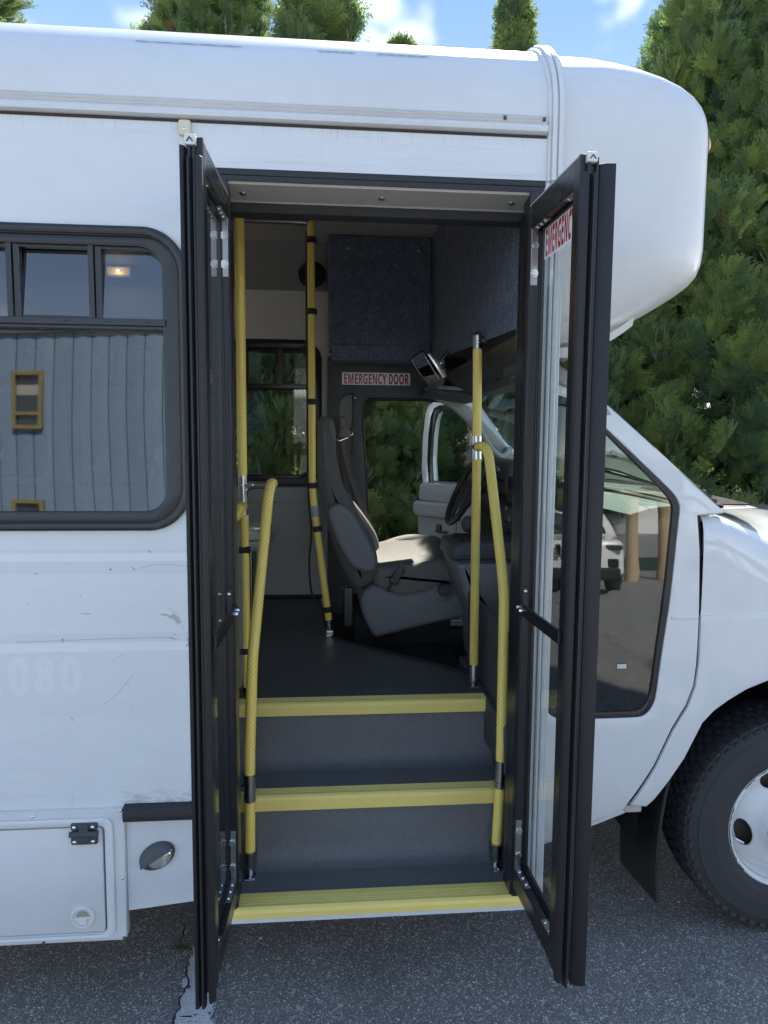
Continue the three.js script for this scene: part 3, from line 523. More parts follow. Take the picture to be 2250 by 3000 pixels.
for (const o of [0, -1.45]) { const f = sideWindow('far_window', -1.39, -.010, false, true); f.rotation.y = Math.PI; f.position.set(-1.40 + o, 0, -2.2); }
// inside face of the far window frame
part('window_surround', ex((() => { const s = rrect(-1.41, .0, 1.408, 2.235, .12); s.holes.push(rrect(-1.335, -.075, 1.458, 2.185, .075, true)); return s; })(), -2.141, -2.122, .006), M.black, bus);
part('surround_rail', rbx(-1.335, -.075, 1.962, 1.985, -2.16, -2.128, .003), M.black, bus);
for (const x of [-.235, -.43]) part('surround_bar', rbx(x - .015, x + .015, 1.98, 2.19, -2.165, -2.135, .003), M.black, bus);
// entrance steps
{
  const R = [];
  const riser = (z, y0, y1, d) => exX([[z + .06, y0], [z + .03, y0 + .006], [z + .012, y0 + .024], [z + .002, y0 + .06], [z, y1], [z - .02, y1], [z - .02, y0 - .012], [z + .06, y0 - .012]], -.318, .607, 0, .9);
  part('step_riser', uvBox(riser(-.235, .305, .515)), M.riser, bus);
  part('step_riser', uvBox(riser(-.455, .531, .738)), M.riser, bus);
  part('step_tread', uvBox(bx(-.318, .607, .28, .305, -.235, -.058)), M.riser, bus);
  part('step_tread', uvBox(bx(-.318, .607, .505, .531, -.455, -.262)), M.riser, bus);
  const nose = (z, y, x0, x1, back, drop) => { const p = [[z - .012, y - drop], [z + .003, y - drop], [z + .005, y - .012], [z + .002, y - .003], [z - .006, y + .002]]; for (let k = 0; k < 4; k++) { const q = z - .016 - k * .009; p.push([q, y + .002], [q - .0015, y - .0015], [q - .004, y - .0015], [q - .0055, y + .002]); } p.push([z - back, y + .0025], [z - back, y - .006], [z - .012, y - .006]); return exX(p, x0, x1, 0, .3); };
  part('step_nosing', nose(-.44, FL + .002, -.318, .592, .052, .045), M.nosing, bus);
  part('step_nosing', nose(-.22, .533, -.318, .607, .05, .048), M.nosing, bus);
  part('threshold_nosing', nose(.006, .308, -.268, .608, .07, .030), M.nosing, bus);
  part('threshold_edge', rbx(-.268, .612, .264, .280, -.03, .008, .002), std(C(.62, .63, .64), .5, { map: T.dust }), bus);
  part('stepwell_wall', [bx(-.331, -.318, .28, .90, -.5, -.06), bx(-.331, -.318, FL, 1.40, -.55, -.08)], M.midTrim, bus);
  part('stepwell_wall', [bx(.607, .62, .28, 1.05, -.9, -.06)], M.darkTrim, bus);
}
// ---------------------------------------------------------------- grab rails
function foot(parent, x, y, z, s = 1) {
  part('foot_cup', [cyl([x, y + .018, z], [x, y + .075, z], .020 * s, .0225 * s, 20)], M.steelDull, parent);
  part('foot_plate', [rbx(x - .016, x + .020, y, y + .005, z + .005, z + .045, .002), cyl([x, y, z], [x, y + .02, z], .012)], M.steel, parent);
  part('screw', dome([x + .002, y + .005, z + .032], [0, 1, 0], .006), M.chrome, parent);
}
{ // left rail: from the tee on the pole out and down to the lowest step
  const r = part('left_handrail', bent([[-.168, 1.523, -.47], [-.170, 1.525, -.435], [-.178, 1.485, -.41], [-.217, .99, -.212], [-.226, .70, -.186], [-.2265, .625, -.185]], .0172, .05, 18), M.yellow, bus);
  part('lower_grip', bent([[-.2265, .545, -.183], [-.2275, .375, -.178]], .0168, .05, 18), M.yellow, r);
  part('tee_clamp', [cyl([-.2265, .54, -.183], [-.2265, .628, -.185], .0185, .0185, 20), tube([[-.2265, .61, -.184], [-.243, .585, -.184], [-.318, .583, -.184]], .010), tube([[-.2265, .556, -.184], [-.243, .581, -.184], [-.318, .583, -.184]], .010), cyl([-.318, .583, -.184], [-.314, .583, -.184], .02)], M.steelDull, r);
  part('rail_end', new THREE.SphereGeometry(.0172, 16, 10).translate(-.168, 1.523, -.47), M.yellowEnd, r);
  foot(r, -.2275, .305, -.177);
}
{ // right rail
  const r = part('right_handrail', bent([[.560, 1.652, -.545], [.566, 1.655, -.50], [.580, 1.63, -.475], [.602, 1.24, -.335], [.600, 1.15, -.29], [.578, .72, -.196], [.5765, .640, -.19]], .0172, .06, 18), M.yellow, bus);
  part('lower_grip', bent([[.5735, .560, -.184], [.562, .375, -.166]], .0168, .05, 18), M.yellow, r);
  part('tee_clamp', [cyl([.5735, .555, -.185], [.5765, .643, -.19], .0185, .0185, 20), tube([[.576, .625, -.188], [.59, .60, -.188], [.607, .598, -.188]], .010), tube([[.575, .572, -.187], [.59, .596, -.188], [.607, .598, -.188]], .010)], M.steelDull, r);
  foot(r, .5595, .305, -.163);
}
{ // free-standing pole at the front of the floor
  const s = part('right_stanchion', cyl([.561, 1.612, -.578], [.566, .835, -.578], .0165, .0165, 18), M.yellow, bus);
  const gr = (a, b, o) => part('grip', tube([a, b], .0165, 0, 18), M.yellow, o);
  gr([.556, 2.003, -.578], [.560, 1.682, -.578], s);
  part('pole_cap', [cyl([.5555, 2.045, -.578], [.556, 2.00, -.578], .0175, .0178, 20), new THREE.SphereGeometry(.0175, 18, 10).translate(.5555, 2.045, -.578), cyl([.5555, 2.03, -.578], [.59, 2.03, -.578], .012)], M.steelDull, s);
  part('screw', dome([.5555, 2.022, -.5605], [0, 0, 1], .006), M.chrome, s);
  part('tee_clamp', [cyl([.5595, 1.690, -.578], [.561, 1.606, -.578], .0185, .0185, 20), cyl([.560, 1.652, -.578], [.560, 1.652, -.54], .0178, .0178, 18)], M.steel, s);
  part('pole_sleeve', cyl([.566, .772, -.578], [.566, .84, -.578], .0185, .0175, 20), M.steel, s);
  part('foot_plate', [rbx(.55, .592, FL, FL + .006, -.592, -.555, .002), cyl([.566, FL, -.578], [.566, .775, -.578], .012)], M.steelDull, s);
}
{ // pole beside the driver, cranked outwards at its foot and ringed with cable clips
  const p = [[-.050, 2.72, -1.3], [-.0445, 1.46, -1.3], [-.038, 1.38, -1.3], [.031, .835, -1.3]];
  const s = part('driver_stanchion', bent(p, .0165, .06, 16), M.yellow, bus);
  const ring = (t, m, h = .012) => { const c = new THREE.CatmullRomCurve3(p.map(q => V(...q)), false, 'catmullrom', .0); };
  const at = y => { for (let i = 0; i < 3; i++) if (y <= p[i][1] && y >= p[i + 1][1]) { const t = (p[i][1] - y) / (p[i][1] - p[i + 1][1]); return [lerp(p[i][0], p[i + 1][0], t), y, -1.3]; } return p[3]; };
  for (const y of [2.555, 2.245, 1.845, 1.465, 1.265, .885]) part('cable_clip', [cyl(at(y + .013), at(y - .013), .0195), rbx(at(y)[0] + .012, at(y)[0] + .026, y - .012, y + .012, -1.312, -1.29, .003)], M.rubber, s);
  part('tape_wrap', cyl(at(1.372), at(1.322), .0188), std(C(.30, .32, .34), .4), s);
  part('cable', tube([[-.068, 2.6, -1.308], [-.069, 2.2, -1.31], [-.066, 1.8, -1.31], [-.064, 1.45, -1.308], [-.05, 1.25, -1.31], [-.06, 1.10, -1.31], [-.045, .95, -1.31], [.01, .88, -1.31]], .005, 60, 8), M.rubber, s);
  part('pole_sleeve', cyl([.0305, .84, -1.3], [.0345, .79, -1.3], .014), M.steel, s);
  part('foot_plate', [rbx(.017, .053, FL, .786, -1.312, -1.288, .004), cyl([.035, .77, -1.288], [.035, .77, -1.283], .008), cyl([.035, FL, -1.3], [.035, FL + .006, -1.3], .02)], M.steel, s);
}
{ // left pole with its modesty panel
  const s = part('entry_stanchion', tube([[-.2735, 2.72, -.5], [-.2735, 1.545, -.5]], .0165, 0, 16), M.yellow, bus);
  part('lower_grip', tube([[-.268, 1.412, -.5], [-.266, .80, -.5]], .0150, 0, 16), M.yellow, s);
  part('tee_fitting', [cyl([-.2735, 1.55, -.5], [-.270, 1.41, -.5], .0165, .0145, 18), tube([[-.272, 1.545, -.5], [-.265, 1.52, -.5], [-.24, 1.515, -.497], [-.178, 1.516, -.478]], .0125, 20), tube([[-.270, 1.455, -.5], [-.263, 1.498, -.5], [-.24, 1.512, -.497], [-.178, 1.516, -.478]], .0125, 20)], M.steel, s);
  for (const x of [-.274, -.238]) part('screw', dome([x, 1.515, -.4845], [0, 0, 1], .0055), M.chrome, s);
  part('side_bar', [tube([[-.272, 1.443, -.492], [-.315, 1.39, -.47], [-.42, 1.36, -.46]], .0165, 12, 16), new THREE.SphereGeometry(.017, 14, 10).translate(-.272, 1.443, -.492)], M.yellow, s);
  for (const y of [1.29, .93]) part('panel_clamp', cyl([-.285, y, -.492], [-.247, y, -.492], .0125), M.rubber, s);
  part('pole_sleeve', cyl([-.266, FL, -.5], [-.266, .80, -.5], .0165), M.steelDull, s);
  part('modesty_panel', ex(smoothShape([[-.62, .80], [-.285, .80], [-.277, .90], [-.277, 1.28], [-.285, 1.345], [-.31, 1.37], [-.62, 1.375]], .05, 4), -.498, -.486, .003), M.midTrim, s);
}
// ---------------------------------------------------------------- passenger seats
function benchSeat(x, z, turn, mat) {
  const s = new THREE.Group(); s.name = 'passenger_seat'; s.position.set(x, FL, z); s.rotation.y = turn; bus.add(s);
  const prof = smoothShape([[-.10, .40], [-.02, .38], [.01, .46], [-.045, .70], [-.085, .86], [-.115, .895], [-.155, .885], [-.165, .84], [-.15, .70], [-.13, .5]], .5, 5);
  part('backrest', ex(prof, -.21, .21, .035, 1), mat, s);
  const ribs = []; for (let k = 0; k < 9; k++) { const y = .47 + k * .045; ribs.push(bent([[.012 - k * .0105, y, -.2], [.019 - k * .0108, y + .02, 0], [.012 - k * .0105, y, .2]], .004, .1, 6)); }
  part('pleats', ribs, M.vinylSeat, s).userData.kind = 'stuff';
  part('cushion', ex(smoothShape([[-.10, .34], [.30, .36], [.36, .41], [.34, .455], [.2, .46], [-.08, .43]], .4, 5), -.215, .215, .04, 1), mat, s);
  for (const x of [-.05, .26]) for (const z of [-.17, .17]) part('seat_leg', tube([[x, .38, z], [x, 0, z]], .014), M.steelDull, s);
  part('grab_handle', bent([[-.12, .80, -.215], [-.10, .86, -.25], [-.05, .62, -.25], [-.05, .55, -.215]], .012, .04, 10), M.rubber, s);
  return s;
}
benchSeat(-.60, -.62, Math.PI * .94, M.vinylSeat); benchSeat(-.62, -1.80, 0, M.vinylSeat);
// lit interior lamp high on the far cove
{
  const l = part('interior_lamp', rbx(-1.15, -1.01, 2.53, 2.59, -2.06, -2.03, .006), std(C(.45, .45, .43), .4), bus);
  part('lamp_lens', rbx(-1.14, -1.02, 2.538, 2.582, -2.032, -2.022, .004), phy(C(.7, .55, .35), .3, { emissive: C(1, .55, .16), emissiveIntensity: .9 }), l);
  part('lamp_bulb', new THREE.SphereGeometry(.010, 12, 8).translate(-1.08, 2.560, -2.016), std(C(1, .8, .5), .4, { emissive: C(1, .62, .22), emissiveIntensity: 14 }), l);
  const pl = new THREE.PointLight(new THREE.Color(1, .62, .28), .05, 3, 2); pl.position.set(-1.08, 2.55, -1.99); pl.castShadow = true; bus.add(pl);
}
function canvasMat(w, h, draw, rough = .5) { return std(C(1, 1, 1), rough, { map: canvasTex(w, h, draw) }); }
// ---------------------------------------------------------------- cab
const cabZ = (x, y) => -.130 - (y > 1.15 ? .035 * (y - 1.15) / .7 : 0) - (y > 1.45 ? .16 * (y - 1.45) * (y - 1.45) : 0) - (y < .62 ? .9 * (.62 - y) * (.62 - y) : 0) - .05 * Math.max(0, x - 1.6) ** 2;
{
  const pan = shp([[.655, .318], [.80, .396], [.975, .482], [.990, .515], [1.063, .640], [1.115, .759], [1.160, .838], [1.181, .90], [1.187, .969], [1.188, 1.06], [1.187, 1.15], [1.184, 1.334], [1.174, 1.444], [1.262, 1.452], [1.246, 1.468], [1.165, 1.536], [1.01, 1.675], [.853, 1.812], [.77, 1.875], [.70, 1.93], [.655, 1.955]]);
  const gl0 = [[.690, .87], [.705, .825], [.74, .802], [.845, .798], [1.003, .800], [1.037, .818], [1.057, .862], [1.073, 1.023], [1.095, 1.223], [1.112, 1.42], [1.115, 1.474], [1.091, 1.516], [.97, 1.628], [.852, 1.735], [.765, 1.80], [.725, 1.813], [.695, 1.79]];
  const H = smoothShape(gl0, .3, 5).getPoints(); H.pop(); const gl = H.map(p => [p.x, p.y]); pan.holes.push(new THREE.Path(H));
  part('cab_side', bow(ex(pan, -.025, 0, .004), (x, y, z) => [x, y, z + cabZ(x, y)]), M.cabPaint, bus);
  const cx = .89, cy = 1.3, sc = (k) => gl.map(p => [cx + (p[0] - cx) * k, cy + (p[1] - cy) * (1 - (1 - k) * .42)]);
  const ring = shp(sc(1.012)); ring.holes.push(new THREE.Path(sc(.905).map(p => new THREE.Vector2(...p))));
  const w = part('cab_window', bow(ex(ring, -.02, -.004, .004), (x, y, z) => [x, y, z + cabZ(x, y)]), M.black, bus);
  part('window_pane', (() => { const g = bow(new THREE.ShapeGeometry(shp(sc(.96))), (x, y, z) => [x, y, z + cabZ(x, y) - .013], .05, 3); return g; })(), M.cabGlass, w);
  part('maker_label', tr(new THREE.PlaneGeometry(.030, .014), .945, .965, -.1395), canvasMat(128, 64, (g, a, b) => { g.fillStyle = '#c9cdd0'; g.fillRect(0, 0, a, b); g.fillStyle = '#8b9298'; for (let k = 0; k < 5; k++) for (let i = 0; i < 9; i++) if (hash(i, k, 3) > .2) g.fillRect(8 + i * 12.5, 8 + k * 10, 9, 4); }), w);
  // raised body line
  part('body_crease', bow(rbx(1.096, 1.184, 1.117, 1.127, -.004, .0025, .002), (x, y, z) => [x, y, z + cabZ(x, y)], .08), M.cabPaint, bus);
  part('sill_flange', bow(ex(shp([[.655, .300], [.80, .378], [.985, .468], [.975, .484], [.80, .398], [.655, .320]]), -.02, -.004, .003), (x, y, z) => [x, y, z + cabZ(x, y)]), M.cabPaint, bus);
  part('panel_gap', bow(ex(shp([[.988, .505], [1.061, .636], [1.113, .755], [1.158, .834], [1.180, .898], [1.186, .969], [1.187, 1.15], [1.183, 1.334], [1.172, 1.445], [1.186, 1.445], [1.196, 1.334], [1.199, 1.15], [1.198, .969], [1.191, .894], [1.169, .826], [1.125, .75], [1.073, .63], [1.0, .505]]), -.03, -.012), (x, y, z) => [x, y, z + cabZ(x, y)]), M.dark, bus);
  // front wing with wheel arch
  const f = [[.997, .500], [1.05, .492], [1.072, .516], [1.163, .658], [1.218, .775], [1.255, .815], [1.301, .848], [1.36, .883], [1.43, .910], [1.52, .925], [1.62, .922], [1.75, .88], [1.86, .80], [1.94, .70], [2.0, .55], [2.3, .55], [2.32, 1.128], [1.1945, 1.128], [1.1955, .969], [1.188, .895], [1.166, .828], [1.122, .751], [1.070, .632]];
  part('front_wing', bow(ex(shp(f), -.025, 0, .004), (x, y, z) => [x, y, z + cabZ(x, y)]), M.cabPaint, bus);
  const secA = [[-.1335, 1.128], [-.1355, 1.134], [-.1335, 1.142], [-.1345, 1.25], [-.137, 1.34], [-.142, 1.395], [-.152, 1.425], [-.172, 1.443], [-.22, 1.455], [-.34, 1.462], [-.6, 1.47], [-1.1, 1.48]];
  const secB = [[-.1335, 1.128], [-.1355, 1.134], [-.1335, 1.142], [-.136, 1.20], [-.145, 1.25], [-.165, 1.30], [-.20, 1.342], [-.25, 1.375], [-.33, 1.402], [-.44, 1.425], [-.65, 1.445], [-1.1, 1.46]];
  const mir = q => [...q, ...q.slice(0, -1).reverse().map(p => [-2.2 - p[0], p[1]])], fA = mir(secA), fB = mir(secB), n = fA.length - 1;
  part('bonnet', gridSurf(n, 24, (u, v) => { const i = Math.round(u * n), k = sm(clamp(v / .34)), p = [lerp(fA[i][0], fB[i][0], k), lerp(fA[i][1], fB[i][1], k)], x = lerp(1.1945, 2.35, v), top = clamp((p[1] - 1.2) / .25), nose = Math.max(0, v - .7) / .3; return [x, p[1] - top * (.09 * v + .16 * nose * nose), lerp(p[0], -1.1, .04 * v * v)]; }), M.cabPaint, bus);
  part('nose', bx(2.28, 2.34, .55, 1.15, -2.05, -.15), M.cabPaint, bus);
  // pillars, windscreen, cowl
  const bar = (a, b, w, h, m, nm, o = bus) => { const A = V(...a), B = V(...b), d = B.clone().sub(A), g = new RoundedBoxGeometry(w, d.length(), h, 3, Math.min(w, h) * .3); g.applyQuaternion(new THREE.Quaternion().setFromUnitVectors(V(0, 1, 0), d.normalize())); const m_ = A.add(B).multiplyScalar(.5); return part(nm, tr(g, m_.x, m_.y, m_.z), m, o); };
  const ws = gridSurf(20, 10, (u, v) => { const s = Math.sin(u * Math.PI), z = lerp(-.215, -1.985, u); return [lerp(.745, 1.262, v) + .13 * s * (.5 + .5 * v), lerp(1.905, 1.462, v), z]; });
  const wsm = part('windscreen', ws, phy(C(.80, .90, .86), .01, { transmission: 1, ior: 1.5, thickness: 0 }), bus);
  part('screen_gasket', bent([[.725, 1.912, -.19], [1.262, 1.462, -.185]], .008, .1, 8), M.rubber, wsm);
  part('windscreen_pillar', gridSurf(16, 4, (u, v) => { const x = lerp(.69, 1.262, u), y = lerp(1.938, 1.452, u) + .004 * Math.sin(u * 3.1); return [x + .016 * Math.sin(v * 1.57), y + .012 * Math.sin(v * 1.57), lerp(cabZ(x, y) - .001, -.225, v)]; }), M.cabPaint, bus); bar([.66, 1.95, -2.03], [1.235, 1.475, -2.03], .05, .07, M.cabPaint, 'windscreen_pillar');
  // pillar trims inside
  const pt = part('pillar_trim', ex(smoothShape([[.56, 1.93], [.70, 1.90], [.80, 1.875], [1.10, 1.585], [1.22, 1.47], [1.20, 1.42], [1.03, 1.49], [.90, 1.632], [.80, 1.78], [.70, 1.865]], .35, 4), -2.0, -1.955, .012, .8), M.greyTrim, bus);
  part('grab_handle', [bent([[.86, 1.775, -1.95], [.855, 1.755, -1.915], [.93, 1.63, -1.90], [.985, 1.585, -1.90], [1.03, 1.61, -1.92], [1.035, 1.63, -1.95]], .017, .04, 12), rbx(.845, .885, 1.755, 1.80, -1.955, -1.935, .008), rbx(1.02, 1.06, 1.60, 1.645, -1.955, -1.935, .008)], M.greyTrim, pt);
  part('pillar_trim', ex(smoothShape([[.67, 1.93], [.74, 1.90], [1.20, 1.50], [1.22, 1.44], [1.15, 1.46], [1.08, 1.55], [.80, 1.81], [.70, 1.86]], .35, 4), -.20, -.175, .01, .8), M.greyTrim, bus);
  part('cowl_grille', gridSurf(24, 3, (u, v) => { const s = Math.sin(u * Math.PI); return [lerp(1.25, 1.43, v) + .11 * s, 1.455 + .005 * v + .006 * s, lerp(-.24, -1.96, u)]; }), M.darkTrim, bus);
  for (let k = 0; k < 26; k++) { const u = .03 + k * .018, s = Math.sin(u * Math.PI); part('cowl_slat', bx(-.06, .06, -.003, .003, -.0035, .0035), M.rubber, bus).position.set(1.36 + .11 * s, 1.466 + .006 * s, lerp(-.24, -1.96, u)); }
  const wp = part('wiper', [bent([[1.34, 1.49, -.42], [1.25, 1.525, -.75], [1.20, 1.555, -1.05]], .007, .1, 8), cyl([1.35, 1.45, -.40], [1.33, 1.50, -.42], .016)], M.black, bus);
  part('wiper_blade', bent([[1.225, 1.515, -.50], [1.215, 1.56, -.9], [1.21, 1.565, -1.2]], .006, .1, 6), M.rubber, wp);
  for (let k = 0; k < 5; k++) part('wiper_linkage', bent([[1.215 + k * .022, 1.535 - k * .017, -.235 - .012 * k], [1.235 + k * .022, 1.53 - k * .017, -.26]], .006, .01, 6), M.black, wp);
  part('cab_roof', [bx(.705, .768, 1.925, 1.957, -2.0, -.17)], M.cabPaint, bus);
  // far side of the cab
  part('far_cab_side', [bx(.655, .70, .45, 1.95, -2.10, -2.07), bx(.05, .66, 1.915, 2.55, -2.19, -2.10), bx(.03, .215, .45, 2.5, -2.12, -2.05), bx(1.19, 2.3, .55, 1.13, -2.09, -2.065), bx(.2, 1.2, .40, .62, -2.10, -2.05)].filter((g, i) => i !== 0), M.cabPaint, bus);
  part('firewall', [bx(1.42, 1.46, .45, 1.37, -1.98, -.62), bx(1.42, 1.46, .96, 1.24, -.62, -.20)], M.dark, bus);
  part('kick_panel', bx(.66, 1.00, .50, .80, -.172, -.165), M.midTrim, bus);
  // wheel arch liner, mud flap
  part('arch_liner', (() => { const g = new THREE.CylinderGeometry(.53, .53, .42, 40, 1, true, Math.PI / 2 - .15, Math.PI + .3); g.rotateX(Math.PI / 2); g.rotateZ(Math.PI * .0); return g; })(), M.dark, bus).position.set(1.56, .42, -.375);
  part('liner_rib', bent([[1.30, .83, -.24], [1.38, .885, -.24], [1.47, .915, -.25]], .012, .05, 8), M.rubber, bus);
  const mf = part('mud_flap', (() => { const g = ex(shp([[0, 0], [.235, 0], [.235, .50], [0, .50]]), -.006, .006, .002); return bow(g, (x, y, z) => [x, y, z + .10 * Math.pow(y / .5, 2) ], .06); })(), M.rubber, bus);
  mf.position.set(1.125, .128, -.185); mf.rotation.set(0, Math.PI / 2 + .10, 0, 'YXZ'); mf.rotateX(-.12);
  part('hem_bracket', rbx(.985, 1.045, .462, .488, -.20, -.165, .006), std(C(.45, .42, .38), .7), bus);
}
// ---------------------------------------------------------------- front wheel
{
  const w = new THREE.Group(); w.name = 'front_wheel'; w.position.set(1.585, .383, -.285); bus.add(w); // axle along z, outer face towards +z
  const lathe = (pts, seg = 72) => { const g = new THREE.LatheGeometry(pts.map(p => new THREE.Vector2(p[0], p[1])), seg); g.rotateX(Math.PI / 2); return g; }; // [radius, z]
  part('tyre', lathe([[.205, -.085], [.225, -.10], [.27, -.113], [.315, -.114], [.345, -.107], [.364, -.098], [.3745, -.088], [.3765, -.03], [.3765, .03], [.3745, .088], [.364, .098], [.345, .107], [.337, .1085], [.3365, .1115], [.331, .112], [.327, .1105], [.305, .1155], [.285, .1155], [.281, .1175], [.276, .1155], [.255, .112], [.2485, .1125], [.2465, .1095], [.232, .103], [.225, .098], [.222, .087], [.205, .083]]), M.tyre, w);
  part('rim', lathe([[.190, -.085], [.190, .028], [.196, .045], [.198, .072], [.206, .082], [.211, .096], [.216, .101], [.222, .100], [.2245, .094], [.222, .088]]), M.wheelWhite, w);
  const prof = [[.0, .108], [.088, .108], [.096, .106], [.101, .100], [.106, .090], [.112, .083], [.13, .073], [.15, .062], [.168, .048], [.178, .035], [.185, .029], [.1905, .028]], zr = r => { for (let i = 1; i < prof.length; i++) if (r <= prof[i][0]) return lerp(prof[i - 1][1], prof[i][1], (r - prof[i - 1][0]) / (prof[i][0] - prof[i - 1][0])); return .028; };
  { const s = new THREE.Shape(); s.absarc(0, 0, .1905, 0, 6.28318, false); for (let k = 0; k < 4; k++) { const a = Math.PI + .28 + k * Math.PI / 2, h = new THREE.Path(); h.absellipse(Math.cos(a) * .150, Math.sin(a) * .150, .024, .052, 0, 6.28318, false, a); s.holes.push(h); }
    part('wheel_disc', bow(new THREE.ExtrudeGeometry(s, { depth: .007, bevelEnabled: false, curveSegments: 40 }), (x, y, z) => [x, y, z - .007 + zr(Math.hypot(x, y))], .014, .9, 13), M.wheelWhite, w); }
  part('brake_drum', lathe([[.0, .0], [.17, .0], [.175, -.01], [.175, -.08], [0, -.08]], 40), std(C(.10, .075, .06), .85), w);
  part('rim_chips', (() => { const R = rng(5), gs = []; for (let k = 0; k < 26; k++) { const a = Math.PI * .62 + R() * 1.9, l = .01 + R() * .035; gs.push(gridSurf(5, 1, (u, v) => { const t = a + u * l / .22, r = .2225 - v * (.0015 + .003 * Math.sin(u * 3.1) * R()); return [Math.cos(t) * r, Math.sin(t) * r, .1012 - Math.abs(r - .219) * .1]; })); } return gs; })(), std(C(.03, .025, .022), .9), w).userData.kind = 'stuff';
  for (let k = 0; k < 8; k++) { const a = k / 8 * 6.283 + .2; part('wheel_nut', cyl([Math.cos(a) * .082, Math.sin(a) * .082, .105], [Math.cos(a) * .082, Math.sin(a) * .082, .125], .012, .012, 6), M.steelDull, w); }
  part('valve_stem', bent([[-.190, -.052, .032], [-.172, -.062, .056], [-.150, -.070, .074]], .0042, .02, 8), M.chrome, w);
  part('hub', lathe([[.062, .105], [.06, .15], [.05, .165], [0, .168]], 32), M.steelDull, w);
  // tread blocks
  const blk = [ex(shp([[-.0155, -.0165], [.0145, -.0165], [.0165, .0], [.0145, .0165], [-.0155, .0165], [-.0135, 0]]), 0, .0105, .0015), ex(shp([[-.0165, -.0195], [.0135, -.0165], [.0155, .002], [.0135, .0185], [-.0145, .0165], [-.0125, 0]]), 0, .0105, .0015)];
  const sh = ex(shp([[-.0165, -.020], [.0165, -.022], [.0165, .018], [.008, .021], [-.0165, .018]]), 0, .0105, .002);
  const n = 58, rows = [[-.030, 0], [.004, .5], [.0375, .1]];
  rows.forEach(([z, off], ri) => { for (let k = 0; k < n; k++) { const a = (k + off) / n * 6.2832; if (a > .9 && a < 1.2 && ri > 5) continue; if (Math.cos(a) > .55) continue; const b = part('tread_block', blk[(k + ri) % 2], M.tyre, w); b.position.set(Math.cos(a) * .3705, Math.sin(a) * .3705, z); b.rotation.set(0, 0, a); b.rotateY(Math.PI / 2); b.rotateZ(Math.PI / 2); } });
  for (let k = 0; k < n; k++) { const a = (k + .3) / n * 6.2832; if (Math.cos(a) > .55) continue; const b = part('shoulder_block', sh, M.tyre, w); b.position.set(Math.cos(a) * .369, Math.sin(a) * .369, .0745); b.rotation.set(0, 0, a); b.rotateY(Math.PI / 2 - .12); b.rotateZ(Math.PI / 2);
    const s = part('shoulder_lug', rbx(-.0115, .0115, -.0035, .0035, -.017, .017, .003), M.tyre, w); s.position.set(Math.cos(a) * .3535, Math.sin(a) * .3535, .0975); s.rotation.set(0, 0, a + Math.PI / 2); s.rotateX(1.05); }
  const fw = new THREE.Group(); fw.name = 'front_wheel'; fw.position.set(1.585, .383, -1.915); fw.rotation.y = Math.PI; bus.add(fw); for (const c of w.children.slice(0, 3)) fw.add(c.clone());
}
